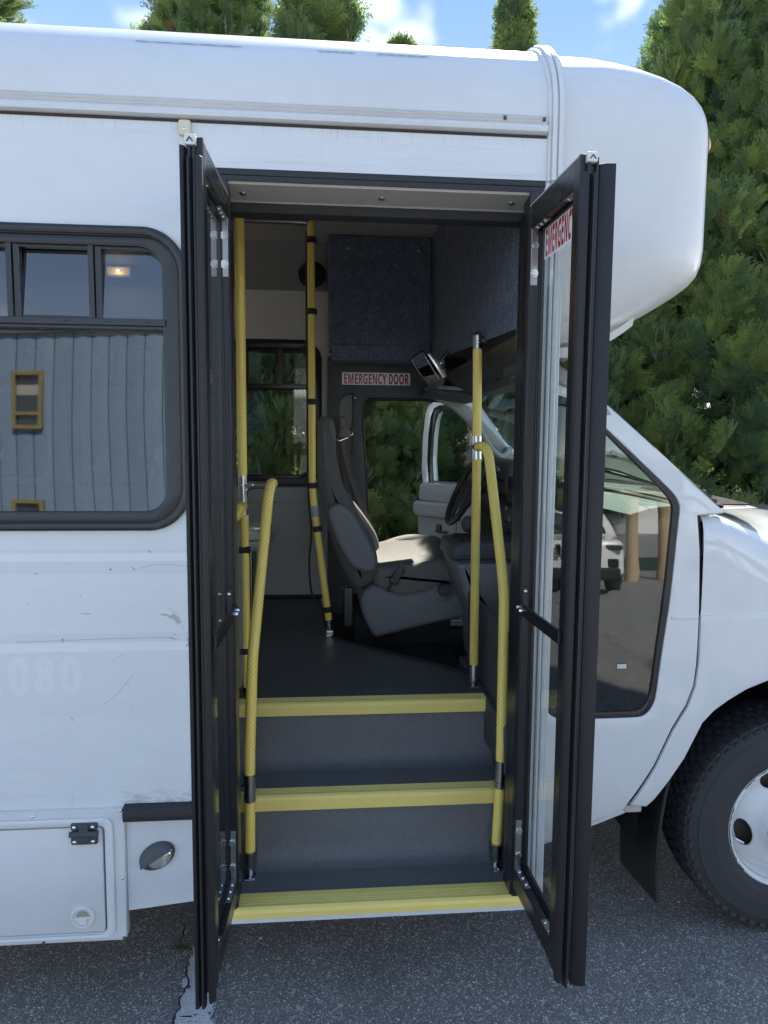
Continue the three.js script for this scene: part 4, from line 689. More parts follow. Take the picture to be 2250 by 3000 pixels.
// ---------------------------------------------------------------- entry doors
const STICK = (text, wm) => canvasMat(1024, 192, (g, w, h) => { g.fillStyle = '#e4e4e0'; g.fillRect(0, 0, w, h); g.fillStyle = '#a3122b'; g.font = 'bold 150px sans-serif'; g.textBaseline = 'alphabetic'; const m = g.measureText(text).width; g.save(); g.translate(22, h - 16); g.scale((w - 44) / m, 1.46); g.fillText(text, 0, 0); g.lineWidth = 5; g.strokeStyle = '#a3122b'; g.strokeText(text, 0, 0); g.restore(); }, .35);
function entryDoor(side, hx, dir, label) { // side: +1 right, -1 left; local x runs from the hinge to the free edge, inner face at local z=0, body towards +z*side
  const d = new THREE.Group(); d.name = 'entry_door'; d.userData.label = label; bus.add(d);
  d.position.set(hx, 0, .004); d.rotation.y = -Math.PI / 2 + dir; // local +x -> world +z, local +z -> world -x
  const Y0 = .362, Y1 = 2.294, L = .372, q = v => v; // thickness goes to local -z for the right door (world +x), +z for the left door
  const S = side > 0 ? -1 : 1, b = (x0, x1, y0, y1, t0, t1, r = .002) => rbx(x0, x1, y0, y1, S * t0, S * t1, r);
  const TK = side > 0 ? .042 : .032, G = side > 0 ? .034 : .024;
  part('hinge_stile', [b(.0, .036, Y0, Y1, 0, TK, .003), b(.036, .041, Y0 + .05, Y1 - .05, G - .008, TK - .002), b(.041, .047, Y0 + .05, Y1 - .05, G - .004, G + .005), b(-.004, .008, Y0, Y1, .012, .036, .004), b(.020, .0215, Y0, Y1, -.001, .002, .0005), b(.030, .0312, Y0, Y1, -.001, .002, .0005), b(.035, .0372, Y0 + .06, Y1 - .06, .001, .004, .001)], M.alu, d);
  part('top_rail', [b(.036, L - .03, Y1 - .052, Y1, 0, TK, .003), b(.038, L - .03, Y1 - .060, Y1 - .052, G - .008, TK - .002), b(.02, L, Y1, Y1 + .012, .004, .030)], M.alu, d);
  part('top_edge_strip', b(.01, L - .01, Y1 + .012, Y1 + .017, .004, .04, .001), std(C(.35, .36, .36), .4), d);
  part('bottom_rail', [b(.036, L - .03, Y0, Y0 + .056, 0, TK, .003), b(.038, L - .03, Y0 + .056, Y0 + .066, G - .008, TK - .002), b(.042, L - .03, Y0 + .066, Y0 + .072, G - .004, G + .005)], M.alu, d);
  part('free_stile', [b(L - .034, L, Y0 - .002, Y1 + .006, -.002, TK + .002, .003), b(L - .040, L - .032, Y0 + .05, Y1 - .05, G - .008, TK - .002), b(L - .002, L + .010, Y0, Y1 + .004, .014, .020, .001), b(L - .002, L + .010, Y0, Y1 + .004, TK - .008, TK - .002, .001), b(L - .001, L + .006, Y0, Y1 + .010, -.002, .004, .001)], M.alu, d);
  // rubber sealing lips on the free edge
  part('edge_seal', exY([[L + .001, S * .000], [L + .014, S * -.003], [L + .024, S * .003], [L + .027, S * .010], [L + .018, S * .014], [L + .004, S * .013]], .345, 2.262, .002, .8), M.rubber, d);
  part('edge_seal', exY([[L + .001, S * .021], [L + .012, S * .020], [L + .022, S * .025], [L + .020, S * .030], [L + .002, S * .031]], .328, 2.262, .002, .8), M.rubber, d);
  const ft = side > 0 ? .078 : .046, f0 = TK + .002;
  part('outer_fin', exY([[L - .020, S * f0], [L + .004, S * f0], [L + .012, S * (f0 + .4 * (ft - f0))], [L + .014, S * ft], [L + .009, S * ft], [L + .005, S * (f0 + .6 * (ft - f0))], [L - .002, S * (f0 + .007)], [L - .02, S * (f0 + .007)]], .322, 2.286, .002, .7), M.rubber, d);
  const gl = part('glass_pane', new THREE.PlaneGeometry(L - .064, Y1 - Y0 - .10).translate(L / 2, (Y0 + Y1) / 2, S * G), M.clear, d);
  // push bar across the glass
  part('push_bar', rbx(.040, L - .01, 1.188, 1.222, S * -.012, S * -.004, .002), M.alu, d);
  part('bar_bracket', rbx(.0365, .0395, 1.165, 1.262, S * .003, S * .021, .001), M.black, d);
  for (const [x, y] of [[.052, 1.207], [.076, 1.203]]) part('bolt', cyl([x, y, S * -.012], [x, y, S * -.019], .0085, .0075, 6), M.chrome, d);
  for (const y of [1.249, 1.176]) part('rivet', dome([.0395, y, S * .012], [1, 0, 0], .006, .004), M.steel, d);
  // corner brackets inside the frame: one leg on the stile, one on the rail
  const br = (y, sy) => {
    const Yy = (a, c) => [Math.min(y + sy * a, y + sy * c), Math.max(y + sy * a, y + sy * c)];
    part('corner_bracket', rbx(.0362, .0392, ...Yy(.001, .150), S * .002, S * .021, .001), M.steelDull, d);
    for (const k of [.045, .118]) { const yy = y + sy * k; part('bolt', [cyl([.0392, yy, S * .0115], [.0412, yy, S * .0115], .0110, .0110, 18), cyl([.0412, yy, S * .0115], [.046, yy, S * .0115], .008, .008, 6)], M.steel, d); }
    part('rail_bracket', rbx(.0395, .134, ...Yy(.0005, .0035), S * .002, S * .021, .001), M.steelDull, d);
    for (const k of [.059, .089, .119]) part('screw', dome([k, y + sy * .0035, S * .0115], [0, sy, 0], .0058, .0045), M.chrome, d);
    part('rail_bracket', rbx(L - .105, L - .042, ...Yy(.0005, .0035), S * .002, S * .021, .001), M.steelDull, d);
    for (const k of [.092, .06]) part('screw', dome([L - k, y + sy * .0035, S * .0115], [0, sy, 0], .0058, .0045), M.chrome, d);
  };
  br(Y1 - .052, -1); br(Y0 + .056, 1);
  const ec = part('end_cap', [b(L - .002, L + .014, Y1 - .008, Y1 + .014, .012, .036, .003)], M.whitePlastic, d);
  part('arrow_mark', [0, 1].map(i => { const g = new THREE.BoxGeometry(.0012, .0022, .011); g.rotateX((i ? 1 : -1) * .95 * S); return tr(g, L + .0145, Y1 + .0025, S * .024 + S * (i ? .0032 : -.0032)); }), M.dark, ec);
  return d;
}
const rd = entryDoor(1, .560, .033, 'right entry door leaf with red and white sticker on its glass');
const ldoor = entryDoor(-1, -.2405, -.033, 'left entry door leaf seen nearly edge on');
part('door_sticker', new THREE.PlaneGeometry(.212, .082).translate(.164, 2.196, .0), STICK('EMERGENCY'), rd).position.z = -.0325;
// ---------------------------------------------------------------- inside, front bulkhead and overhead
{
  // carpeted panel above the driver and the panel across the front
  part('overhead_panel', uvBox(rbx(.034, .565, 2.135, 2.72, -1.90, -1.78, .01)), M.carpet, bus);
  part('panel_valance', uvBox(exX([[-1.77, 2.085], [-1.77, 2.165], [-1.80, 2.175], [-1.90, 2.175], [-1.90, 2.085]], .05, .56, .008)), M.carpet, bus);
  for (const x of [.135, .50]) part('panel_button', dome([x, 2.652, -1.779], [0, 0, 1], .011), M.steelDull, bus);
  const fw = gridSurf(24, 10, (u, v) => { const z = lerp(-.075, -1.80, u), yb = lerp(2.005, 2.085, u); return [lerp(.585, .568, u) + .012 * Math.sin(v * 3.1), lerp(yb, 2.72, v), z]; }, (u, v, q) => [q[2], q[1]]);
  part('front_bulkhead', fw, M.carpet, bus);
  part('bulkhead_drape', uvBox(rbx(.572, .60, 1.93, 2.10, -.135, -.075, .012)), M.carpet, bus);
  part('overhead_liner', gridSurf(20, 8, (u, v) => { const z = lerp(-.15, -1.97, u); return [lerp(.585, .76, v), lerp(1.99, 1.893, Math.pow(v, .7)), z]; }), std(C(.03, .03, .032), .4), bus);
  part('overhead_console', [rbx(.66, .78, 1.90, 1.985, -.62, -.30, .01), rbx(.70, .82, 1.885, 1.93, -1.35, -.7, .012)], M.darkTrim, bus);
  part('wiring_loom', [tube([[.72, 1.90, -1.35], [.74, 1.925, -1.1], [.70, 1.92, -.85], [.76, 1.90, -.6], [.80, 1.86, -.42]], .006, 40, 6), tube([[.74, 1.905, -1.0], [.70, 1.94, -.8], [.71, 1.91, -.55]], .004, 30, 6)], M.rubber, bus);
  part('sun_visor', bow(rbx(.56, .86, 1.945, 1.962, -1.95, -1.50, .007), (x, y, z) => [x, y - (x - .56) * .05 - .05 * Math.max(0, z + 1.85), z], .08), M.greyTrim, bus);
  part('headliner_edge', ex(smoothShape([[.54, 1.93], [.66, 1.925], [.80, 1.90], [.80, 1.88], [.66, 1.898], [.54, 1.912]], .2, 4), -1.98, -1.55, .006), M.darkTrim, bus);
  // driver door surround
  const su = shp([[.03, .64], [.255, .64], [.262, .80], [.262, 1.05], [.235, 1.50], [.217, 1.78], [.222, 1.86], [.235, 1.89], [.262, 1.908], [.56, 1.91], [.80, 1.90], [.80, 2.13], [.03, 2.13]]);
  su.holes.push(new THREE.Path([[.092, 1.60], [.165, 1.60], [.170, 1.93], [.135, 1.925], [.108, 1.90], [.095, 1.85]].map(p => new THREE.Vector2(...p))));
  part('door_surround', uvBox(ex(su, -2.04, -1.965, .006)), M.darkTrim, bus);
  part('pillar_cover', bx(.085, .175, 1.55, 1.94, -2.048, -2.042), M.greyTrim, bus);
  part('surround_screw', dome([.181, 1.905, -1.964], [0, 0, 1], .006), M.steel, bus);
  part('door_gasket', bent([[.275, .70, -2.03], [.268, 1.05, -2.03], [.241, 1.50, -2.03], [.223, 1.79, -2.03], [.230, 1.875, -2.03], [.265, 1.903, -2.03], [.56, 1.905, -2.03], [.72, 1.895, -2.03]], .010, .05, 8), M.rubber, bus);
  part('warning_sticker', new THREE.PlaneGeometry(.374, .066).translate(.296, 2.0095, -1.9615), STICK('EMERGENCY DOOR'), bus);
  // interior mirror on its steel plate
  const mi = part('interior_mirror', ex(smoothShape([[-.035, -.085], [.035, -.085], [.045, 0], [.035, .085], [-.035, .085], [-.045, 0]], .3, 5), -.012, .006, .006), M.black, bus);
  part('mirror_glass', new THREE.ShapeGeometry(smoothShape([[-.029, -.077], [.029, -.077], [.037, 0], [.029, .077], [-.029, .077], [-.037, 0]], .3, 5)).translate(0, 0, .0068), M.mirror, mi);
  mi.position.set(.470, 1.985, -1.2); mi.rotation.set(0, .10, 0, 'YXZ'); mi.rotateZ(.70);
  const mp = part('mirror_plate', ex(shp([[.462, 2.05], [.474, 2.058], [.542, 2.02], [.547, 1.957], [.532, 1.948]]), -1.165, -1.161, .001), M.steel, bus);
  part('bolt', cyl([.527, 2.018, -1.161], [.527, 2.018, -1.152], .009, .009, 6), M.chrome, mp); part('mirror_arm', [cyl([.50, 2.0, -1.175], [.55, 2.06, -1.15], .008)], M.black, mp);
}
// ---------------------------------------------------------------- driver's seat
{
  const s = new THREE.Group(); s.name = 'driver_seat'; bus.add(s);
  const bk = [[.015, 1.782], [.048, 1.765], [.064, 1.71], [.064, 1.603], [.079, 1.513], [.132, 1.391], [.182, 1.307], [.236, 1.214], [.264, 1.098], [.253, 1.020], [.176, .973], [.114, 1.036], [.045, 1.207], [-.008, 1.414], [-.023, 1.527], [-.022, 1.735], [-.008, 1.775]];
  const puff = (g, z0, z1, k = .02) => g;
  part('backrest', uvBox(ex(smoothShape(bk, .5, 4), -1.80, -1.30, .055, 1.2, 8)), M.seat, s);
  part('back_bolster', uvBox(ex(smoothShape([[.10, 1.40], [.16, 1.36], [.275, 1.20], [.300, 1.09], [.27, 1.05], [.22, 1.10], [.16, 1.24]], .5, 4), -1.80, -1.66, .045, 1.2)), M.seatLight, s);
  part('armrest', uvBox(ex(smoothShape([[.030, 1.346], [.050, 1.376], [.085, 1.382], [.143, 1.333], [.200, 1.235], [.240, 1.155], [.250, 1.095], [.232, 1.070], [.195, 1.066], [.136, 1.096], [.080, 1.185], [.045, 1.275]], .5, 4), -1.30, -1.245, .022, 1.2)), M.midTrim, s);
  part('seat_cushion', uvBox(bow(ex(smoothShape([[.24, 1.00], [.25, 1.075], [.30, 1.085], [.42, 1.098], [.53, 1.108], [.60, 1.110], [.640, 1.085], [.652, 1.03], [.645, .975], [.50, .87], [.30, .87]], .5, 5), -1.80, -1.305, .05, 1.2), (x, y, z) => [x, y + (y > 1.04 ? (.030 * Math.pow(Math.abs((z + 1.50) / .25), 2) - .10 * (z + 1.305) - .02) * clamp((y - 1.04) / .05) : 0), z], .05, 1.2)), M.seatLight, s);
  part('far_bolster', uvBox(ex(smoothShape([[.26, 1.07], [.34, 1.135], [.45, 1.168], [.55, 1.165], [.61, 1.13], [.645, 1.06], [.60, 1.0], [.30, 1.0]], .5, 5), -1.86, -1.72, .05, 1.2)), M.seatLight, s);
  part('base_trim', uvBox(ex(smoothShape([[.178, .93], [.20, .975], [.236, .998], [.275, .99], [.314, .972], [.36, .956], [.42, .962], [.484, .974], [.531, .995], [.60, .999], [.648, .992], [.675, .92], [.697, .858], [.66, .84], [.50, .808], [.36, .775], [.26, .752], [.235, .765], [.205, .82], [.183, .876]], .35, 4), -1.84, -1.27, .028, .9)), M.midTrim, s);
  part('trim_boss', ex((() => { const c = new THREE.Shape(); c.absarc(.571, .977, .055, Math.PI * 1.02, Math.PI * 1.98, false); return c; })(), -1.275, -1.262, .005), M.midTrim, s);
  part('recline_knob', [(() => { const g = new THREE.CylinderGeometry(.030, .034, .028, 28); g.rotateX(Math.PI / 2); return tr(g, .571, .978, -1.252); })()], M.darkTrim, s);
  const bu = part('belt_buckle', rbx(-.020, .020, -.045, .045, -.010, .010, .005), M.black, s); bu.position.set(.348, 1.052, -1.262); bu.rotation.z = -.48;
  part('release_button', rbx(-.017, .017, .036, .0465, -.007, .007, .002), std(C(.35, .03, .02), .5), bu);
  part('buckle_stalk', cyl([.322, 1.01, -1.262], [.300, .975, -1.262], .006), M.black, s);
  part('pedestal', [exY([[.16, -1.36], [.62, -1.36], [.62, -1.84], [.16, -1.84]].map(p => [p[0], p[1]]), .60, .84)], M.dark, s);
  part('seat_track', [rbx(.10, .145, .80, .985, -1.34, -1.30, .006), bent([[.115, .99, -1.295], [.085, .985, -1.29], [.082, .93, -1.29], [.075, .865, -1.29]], .005, .02, 8)], M.black, s);
  // shoulder belt
  const b = part('seat_belt', [gridSurf(2, 14, (u, v) => [lerp(.100, .262, Math.pow(v, 1.5)) + u * .044 * (1 - .25 * v), lerp(1.70, 1.17, v), -1.915 - .01 * Math.sin(u * 3) + .02 * v]), gridSurf(2, 10, (u, v) => [lerp(.094, .125, v) + u * .036, lerp(1.70, 1.35, v), -1.93])], M.belt, s);
  part('belt_guide', [ex(smoothShape([[.088, 1.70], [.10, 1.735], [.125, 1.745], [.15, 1.73], [.158, 1.70], [.148, 1.688], [.10, 1.688]], .4, 4), -1.935, -1.895, .008)], std(C(.16, .15, .12), .5), b);
  part('guide_loop', bent([[.086, 1.678, -1.91], [.09, 1.668, -1.905], [.155, 1.695, -1.905], [.166, 1.715, -1.91], [.155, 1.738, -1.92]], .005, .02, 8), M.chrome, b);
  part('belt_anchor', [rbx(.098, .128, 1.735, 1.80, -1.95, -1.925, .006)], M.black, b);
}
// ---------------------------------------------------------------- engine cover, dash, wheel
{
  const c = part('engine_cover', uvBox(ex(smoothShape([[.665, .70], [.650, .90], [.594, 1.04], [.556, 1.165], [.60, 1.175], [.95, 1.17], [1.30, 1.17], [1.30, .68], [.9, .66]], .08, 4), -1.26, -.92, .03, .8)), M.midTrim, bus);
  part('console_top', [ex(smoothShape([[.548, 1.175], [.545, 1.205], [.552, 1.238], [.60, 1.245], [.98, 1.258], [.98, 1.172]], .1, 4), -1.25, -.93, .014)], M.darkTrim, c);
  for (const z of [-1.16, -1.02]) { const cu = part('cup_holder', (() => { const g = new THREE.TorusGeometry(.04, .006, 8, 28); g.rotateX(Math.PI / 2); return g; })(), M.black, c); cu.position.set(.625, 1.25, z); part('cup_well', (() => { const g = new THREE.CircleGeometry(.038, 24); g.rotateX(-Math.PI / 2); return g; })(), M.dark, c).position.set(.625, 1.2485, z); }
  part('console_notch', [rbx(.625, .66, .985, 1.095, -.922, -.915, .012), rbx(.82, .85, .97, 1.095, -.922, -.915, .01)], M.darkTrim, c);
  part('console_ridge', [rbx(.745, .752, .95, 1.165, -.925, -.914, .003), rbx(.565, .95, 1.165, 1.172, -.928, -.916, .002)], M.darkTrim, c);
  part('gear_knob', [new THREE.SphereGeometry(.032, 16, 12).scale(1, 1.2, 1).translate(.655, 1.30, -1.16), cyl([.655, 1.28, -1.16], [.68, 1.24, -1.16], .010)], M.darkTrim, c);
  // dash: one moulding across the cab
  const dp = smoothShape([[.93, 1.02], [.90, 1.12], [.87, 1.22], [.842, 1.285], [.835, 1.36], [.86, 1.45], [.88, 1.505], [.96, 1.52], [1.05, 1.49], [1.20, 1.445], [1.30, 1.43], [1.30, .95], [1.1, .95]], .3, 4);
  const dash = part('dashboard', uvBox(ex(dp, -1.30, -.86, .02, .8)), M.darkTrim, bus);
  part('dash_side', [uvBox(ex(smoothShape([[1.02, .98], [.985, 1.15], [.965, 1.30], [.975, 1.40], [1.02, 1.425], [1.12, 1.43], [1.215, 1.42], [1.22, .95]], .3, 4), -.86, -.21, .03, .8))], M.greyTrim, dash);
  part('dash_top', gridSurf(24, 8, (u, v) => [lerp(.985, 1.235, v) + .10 * Math.sin(u * Math.PI) * v, lerp(1.440, 1.444, v) + .025 * Math.sin(v * 3.1), lerp(-.215, -1.99, u)]), std(C(.27, .29, .28), .7, { bumpMap: T.pebble, bumpScale: .0012 }), dash);
  part('cluster_hood', uvBox(ex(smoothShape([[.865, 1.42], [.85, 1.53], [.875, 1.575], [.95, 1.585], [1.10, 1.50], [1.10, 1.40]], .3, 4), -1.85, -1.25, .025, .8)), M.darkTrim, dash);
  part('dash_lower', uvBox(ex(smoothShape([[.93, 1.0], [.90, 1.15], [.88, 1.35], [.92, 1.43], [1.22, 1.42], [1.22, .98]], .2, 4), -1.98, -1.28, .02, .8)), M.darkTrim, dash);
  part('radio_panel', [rbx(.838, .85, 1.30, 1.43, -1.25, -.95, .005)], M.black, dash);
  { const R = rng(8); for (let k = 0; k < 14; k++) { const z = -.97 - (k % 5) * .052, y = 1.315 + Math.floor(k / 5) * .045; part('dash_button', rbx(.832, .84, y, y + .02, z - .032, z, .003), k % 3 ? M.darkTrim : M.steelDull, dash); } }
  part('gear_lever', [bent([[.86, 1.48, -1.30], [.80, 1.505, -1.27], [.795, 1.53, -1.24]], .0065, .03, 8), new THREE.SphereGeometry(.021, 14, 10).translate(.795, 1.54, -1.235)], M.black, dash);
  part('air_vent', [rbx(.83, .86, 1.46, 1.52, -1.16, -1.0, .01)], M.black, dash);
  // steering wheel
  const sw = new THREE.Group(); sw.name = 'steering_wheel'; sw.position.set(.725, 1.435, -1.555); bus.add(sw); sw.rotation.set(0, -Math.PI / 2, 0, 'YXZ'); sw.rotateX(-.47);
  part('wheel_rim', new THREE.TorusGeometry(.190, .0155, 14, 60), std(C(.035, .033, .032), .45), sw);
  part('wheel_hub', rbx(-.085, .085, -.10, .055, -.045, .012, .028, 4), M.darkTrim, sw);
  for (const [x0, x1, y0, y1] of [[-.18, -.06, -.015, .03], [.06, .18, -.015, .03], [-.11, -.05, -.165, -.06], [.05, .11, -.165, -.06]]) part('wheel_spoke', rbx(x0, x1, y0, y1, -.022, -.002, .009, 3), M.darkTrim, sw);
  part('steering_column', [cyl([.79, 1.40, -1.555], [1.0, 1.28, -1.555], .055, .075, 20), tube([[.80, 1.42, -1.55], [.80, 1.46, -1.42], [.775, 1.50, -1.36]], .007, 12, 8)], M.darkTrim, bus);
  // cab floor and pedals
  { const cf = ex(shp([[.05, 1.35], [.13, 1.20], [.40, .94], [.585, .745], [.62, .69], [.625, .18], [1.0, .18], [1.05, .62], [1.42, .62], [1.42, 2.05], [.05, 2.05]]), .56, .60); cf.rotateX(-Math.PI / 2); part('cab_floor', uvBox(cf), M.cabCarpet, bus); part('wheel_housing', bx(1.05, 1.42, .56, .90, -.63, -.60), M.cabCarpet, bus); }
  part('pedal', [rbx(1.05, 1.07, .68, .75, -1.60, -1.50, .006), rbx(1.10, 1.12, .66, .80, -1.40, -1.34, .006)], M.rubber, bus);
  part('sill_plate', rbx(.27, 1.2, .60, .622, -2.08, -1.98, .006), M.steelDull, bus);
  part('door_sill_step', rbx(.58, .66, .60, .76, -.95, -.165, .01), M.darkTrim, bus);
}
// ---------------------------------------------------------------- driver's door, standing open on the far side
{
  const d = new THREE.Group(); d.name = 'driver_door'; d.userData.label = 'open driver door with grey trim and white window frame'; bus.add(d);
  const th = .985; d.position.set(1.235, 0, -2.09); d.rotation.y = Math.PI - th; // local x: hinge to free edge; inner face at local -z
  const L = .985;
  const shell = shp([[.02, .56], [L - .06, .56], [L - .02, .75], [L, 1.10], [L - .012, 1.25], [L - .03, 1.36], [L - .012, 1.50], [L - .02, 1.70], [L - .045, 1.86], [L - .075, 1.915], [L - .13, 1.938], [.62, 1.94], [.50, 1.915], [.05, 1.44], [.0, 1.36]]);
  shell.holes.push(new THREE.Path([[.17, 1.40], [L - .115, 1.40], [L - .10, 1.55], [L - .107, 1.70], [L - .125, 1.82], [L - .15, 1.87], [L - .19, 1.89], [.60, 1.895], [.53, 1.875], [.13, 1.45]].map(p => new THREE.Vector2(...p))));
  part('door_shell', ex(shell, -.02, .05, .008, .5), M.cabPaint, d);
  part('window_channel', (() => { const s = shp([[.15, 1.385], [L - .095, 1.385], [L - .078, 1.55], [L - .085, 1.71], [L - .105, 1.835], [L - .14, 1.895], [L - .19, 1.912], [.59, 1.915], [.52, 1.89], [.10, 1.44]]); s.holes.push(new THREE.Path([[.19, 1.41], [L - .135, 1.41], [L - .125, 1.55], [L - .13, 1.70], [L - .148, 1.80], [L - .17, 1.85], [L - .21, 1.87], [.61, 1.873], [.55, 1.855], [.16, 1.46]].map(p => new THREE.Vector2(...p)))); return ex(s, -.028, -.012, .004); })(), M.black, d);
  part('glass_pane', new THREE.ShapeGeometry(shp([[.12, 1.38], [L - .09, 1.38], [L - .085, 1.6], [L - .14, 1.89], [.58, 1.90], [.10, 1.44]])).translate(0, 0, .012), M.doorGlass, d);
  part('upper_trim', ex(smoothShape([[.02, 1.27], [.02, 1.385], [.10, 1.40], [L - .10, 1.395], [L - .055, 1.38], [L - .05, 1.275], [.5, 1.265]], .08, 4), -.075, -.018, .014), M.greyTrim, d);
  part('arm_ledge', ex(smoothShape([[.05, 1.175], [.05, 1.26], [.5, 1.27], [L - .05, 1.27], [L - .02, 1.25], [L - .02, 1.20], [L - .06, 1.17]], .06, 4), -.105, -.018, .014), M.greyTrim, d);
  part('door_trim', ex(smoothShape([[.03, .62], [.03, 1.18], [L - .035, 1.18], [L - .03, 1.10], [L - .05, .80], [L - .09, .62]], .06, 4), -.062, -.018, .01), M.greyTrim, d);
  part('lower_pocket', ex(smoothShape([[.12, .66], [.12, .90], [L - .16, .905], [L - .12, .88], [L - .15, .66]], .06, 4), -.085, -.06, .008), M.midTrim, d);
  part('handle_recess', ex(rrect(L - .41, L - .17, 1.035, 1.165, .015), -.068, -.060, .004), M.greyTrim, d);
  part('door_handle', [rbx(L - .275, L - .23, 1.07, 1.125, -.078, -.066, .012), rbx(L - .34, L - .235, 1.070, 1.088, -.088, -.074, .006)], M.black, d);
  { const gs = []; for (let i = 0; i < 8; i++) for (let j = 0; j < 13; j++) { const x = .22 + i * .021, y = .94 + j * .0165, e = Math.hypot((x - .295) / .085, (y - 1.04) / .115); if (e < 1) gs.push([x, y]); } part('speaker_grille', ex((() => { const s = new THREE.Shape(); s.absellipse(.295, 1.04, .088, .122, 0, 6.2832, false, 0); return s; })(), -.070, -.060, .004), M.greyTrim, d); for (const [x, y] of gs) part('grille_slot', rbx(x - .0075, x + .0075, y - .005, y + .005, -.0716, -.069, .001), M.dark, d); }
  const font = await new FontLoader().loadAsync('fonts/droid/droid_sans_bold.typeface.json');
  const tg = new TextGeometry('E-SERIES', { font, size: .021, depth: .002, curveSegments: 3, bevelEnabled: false }); tg.scale(1.25, 1, 1); tg.rotateY(Math.PI); tg.translate(L - .07, .955, -.0615);
  part('lettering', tg, M.midTrim, d);
}
// ---------------------------------------------------------------- what the glass mirrors: across the car park
{ // corrugated building
  const b = thing('metal_building', 'blue grey metal clad building behind the viewer, mirrored in the side window', 'building'); b.position.set(0, 0, 13);
  const mt = [0, 1, 2].map(k => std(C(.27 + k * .02, .39 + k * .02, .56 + k * .02), .5, { map: T.dust }));
  part('wall_core', bx(-18, -1.6, 0, 4.75, .13, 6), std(C(.05, .055, .06), .8), b);
  const pg = ex(shp([[0, 0], [.352, 0], [.352, .02], [.20, .045], [.16, .045], [0, .02]]), 0, 4.78); pg.rotateX(-Math.PI / 2); pg.translate(0, 0, .08);
  const wins = [[-6.12, 2.75, .62, 1.22], [-6.17, .05, .66, 1.22], [-11.2, 2.95, .62, 1.18], [-3.0, 2.95, .62, 1.18]].slice(0, 3);
  for (let k = 0; k < 44; k++) { const p = part('cladding_panel', pg, mt[Math.floor(hash(k, 4, 9) * 3)], b); p.position.set(-17.9 + k * .37, 0, 0); }
  for (const [x, y, w, h] of wins) { const f = part('window_frame', ex((() => { const s = rrect(x, x + w, y, y + h, .01); s.holes.push(rrect(x + .08, x + w - .08, y + .36, y + h - .08, .005, true)); s.holes.push(rrect(x + .08, x + w - .08, y + .08, y + .29, .005, true)); return s; })(), -.06, .06), std(C(.34, .27, .12), .6), b); part('window_pane', bx(x + .05, x + w - .05, y + .05, y + h - .05, .02, .03), phy(C(.05, .07, .10), .05, { clearcoat: 1 }), f); part('blind', bx(x + .08, x + w - .08, y + .72, y + .94, .012, .018), std(C(.5, .5, .46), .7), f); }
  part('roof_edge', bx(-18.1, -1.5, 4.75, 4.86, -.05, 6), std(C(.16, .17, .18), .6), b);
}
{ // white parked car facing the bus
  const c = thing('parked_car', 'white parked sport utility car mirrored in the cab window', 'car'); c.position.set(4.30, 0, 9.6); c.rotation.y = .22; // front towards -z
  const side = smoothShape([[-.05, .42], [.0, .80], [.08, .98], [.75, 1.06], [1.15, 1.42], [1.45, 1.62], [3.4, 1.66], [4.1, 1.50], [4.35, 1.02], [4.40, .5], [4.2, .36], [.2, .34]], .18, 6); // x = length from the nose
  const g = ex(side, -.90, .90, .13, .9); g.rotateY(-Math.PI / 2); // length -> +z
  const p = phy(C(.75, .76, .77), .3, { clearcoat: 1, clearcoatRoughness: .05, map: T.dust });
  const body = part('body', bow(g, (x, y, z) => { const k = y > 1.05 ? 1 - .28 * (y - 1.05) : 1; return [x * k * (1 - .05 * Math.max(0, .8 - z)), y, z + .10 * (x * x) * (z < 1 ? 1 : 0)]; }, .3, .8), p, c);
  part('windscreen', gridSurf(10, 5, (u, v) => [lerp(-.68, .68, u) * lerp(1, .88, v), lerp(1.09, 1.56, v), lerp(.74, 1.30, v) + .06 * Math.pow(2 * u - 1, 2)]), phy(C(.03, .035, .04), .05, { clearcoat: 1 }), c);
  part('lower_bumper', rbx(-.78, .78, .30, .52, -.06, .2, .05, 3), M.dark, c);
  for (const s of [-1, 1]) { part('headlight', rbx(-.17, .17, -.045, .045, -.05, .05, .03, 3).rotateY(s * .35).translate(s * .66, .86, .06), phy(C(.04, .045, .05), .1, { clearcoat: 1 }), c); part('fog_lamp', rbx(-.09, .09, -.07, .07, -.03, .03, .02, 3).rotateY(s * .3).translate(s * .66, .60, -.01), M.dark, c); }
  for (let k = 0; k < 7; k++) { const x = (k - 3) * .135, y = .82; const r = part('grille_surround', ex((() => { const s = rrect(x - .052, x + .052, y - .10, y + .10, .03); s.holes.push(rrect(x - .036, x + .036, y - .085, y + .085, .022, true)); return s; })(), -.09, -.03, .008), M.chrome, c); part('grille_slot', ex(rrect(x - .037, x + .037, y - .086, y + .086, .02), -.05, -.02), M.dark, c); }
  for (const [x, z] of [[-.80, .85], [.80, .85], [-.80, 3.4], [.80, 3.4]]) { const w = new THREE.Group(); w.name = 'wheel'; w.position.set(x, .345, z); w.rotation.y = Math.PI / 2; c.add(w); part('tyre', new THREE.TorusGeometry(.26, .10, 14, 32).scale(1, 1, 1.2), M.tyre, w); part('rim', (() => { const q = new THREE.CylinderGeometry(.22, .22, .16, 24); q.rotateX(Math.PI / 2); return q; })(), M.steelDull, w); }
  part('side_glass', [bx(-.835, .835, 1.12, 1.50, 1.55, 3.6)], phy(C(.03, .035, .04), .05, { clearcoat: 1 }), c);
}
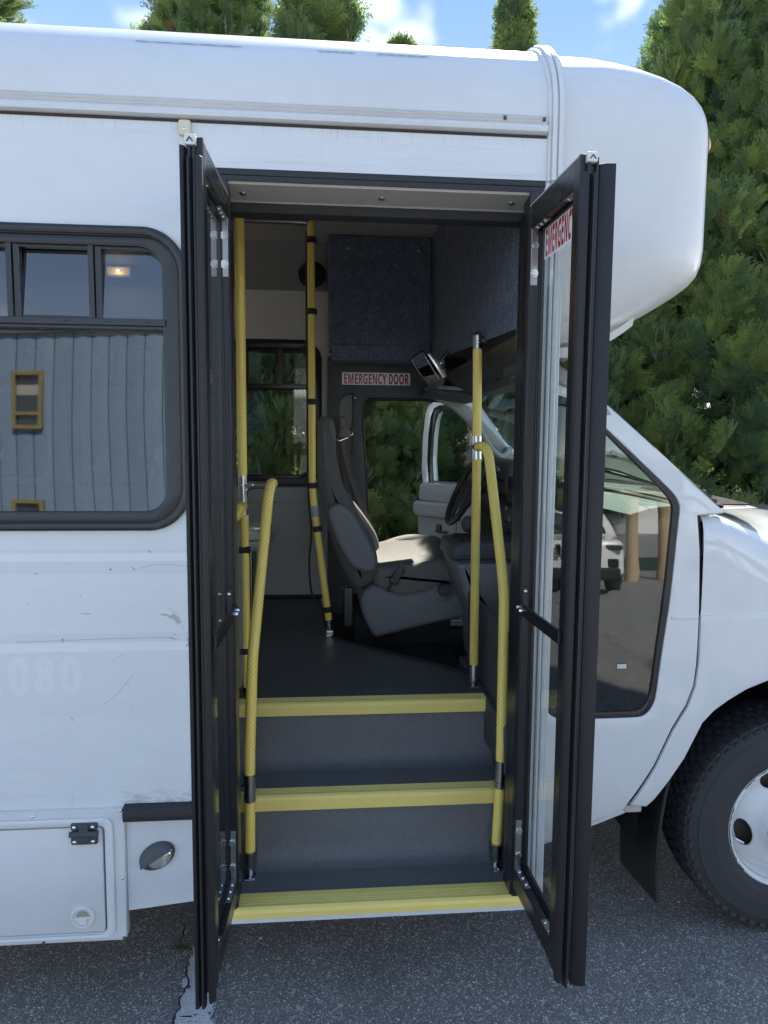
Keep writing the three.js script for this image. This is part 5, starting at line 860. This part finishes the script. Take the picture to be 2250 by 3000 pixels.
{ // tan posts on the lawn edge
  for (const [x, z, l] of [[6.55, 12.3, 'tan timber post nearer the parked car, mirrored in the cab window'], [7.40, 12.6, 'tan timber post farther from the parked car, mirrored in the cab window']]) {
    const p = thing('timber_post', l, 'post', 'posts beside the lawn'); p.position.set(x, 0, z);
    part('post_shaft', new THREE.LatheGeometry([[.17, 0], [.165, .1], [.125, .5], [.12, 1.1], [.13, 1.8], [.18, 2.15], [.28, 2.35]].map(q => new THREE.Vector2(...q)), 20), std(C(.46, .34, .20), .85, { map: T.dust }), p); part('post_head', rbx(-.4, .4, 2.35, 2.45, -.4, .4, .02), std(C(.46, .34, .20), .85), p);
  }
}
{ // white sheds far off, and the trees above them
  const b = thing('white_shed', 'low white shed far across the car park, mirrored in the cab window', 'building'); b.position.set(22, 0, 46);
  part('wall', bx(-16, 22, 0, 3.0, 0, 8), std(C(.7, .71, .72), .6), b); part('roof', exX([[-.3, 3.0], [4, 4.0], [8.3, 3.0]], -16.2, 22.2), std(C(.55, .56, .57), .6), b);
  for (let k = 0; k < 9; k++) part('door', bx(-14 + k * 4, -12 + k * 4, 0, 2.2, -.05, .02), std(C(.3, .31, .33), .6), b);
}
function roundTree(x, z, H, r, seed, label) {
  const t = thing('deciduous_tree', label, 'tree', 'far trees across the car park'); t.position.set(x, 0, z); const R = rng(seed);
  part('trunk', cyl([0, 0, 0], [0, H * .6, 0], .3, .15, 9), M.bark, t);
  const im = new THREE.InstancedMesh(sprays[0], M.leaf, 1500), d = new THREE.Object3D(), c = new THREE.Color(); im.name = 'foliage'; im.userData.kind = 'stuff';
  for (let i = 0; i < 1500; i++) { const a = R() * 6.283, e = Math.acos(2 * R() - 1), q = r * (.75 + .35 * fbm(a * 2, e * 3, 3, 0, seed)) * Math.pow(R(), .2); d.position.set(Math.cos(a) * Math.sin(e) * q, H * .62 + Math.cos(e) * q * .9, Math.sin(a) * Math.sin(e) * q); d.rotation.set(R() * 6, R() * 6, R() * 6); d.scale.setScalar(.9 + R() * .7); d.updateMatrix(); im.setMatrixAt(i, d.matrix); c.setRGB(.05 + R() * .04, .10 + R() * .05, .025); im.setColorAt(i, c); }
  t.add(im);
}
[[9, 44, 8, 4], [17, 43, 9, 4.6], [26, 55, 11, 5.5], [36, 57, 10, 5.5], [44, 50, 10, 5]].forEach((a, i) => roundTree(...a, 60 + i, ['leafy tree nearest the metal building', 'second leafy tree from the metal building', 'tall leafy tree behind the white shed', 'leafy tree right of the tall one behind the shed', 'leafy tree at the far end of the white shed'][i]));

scene.traverse(o => { if (o.isMesh) { o.castShadow = true; o.receiveShadow = true; } });
renderer.render(scene, camera);
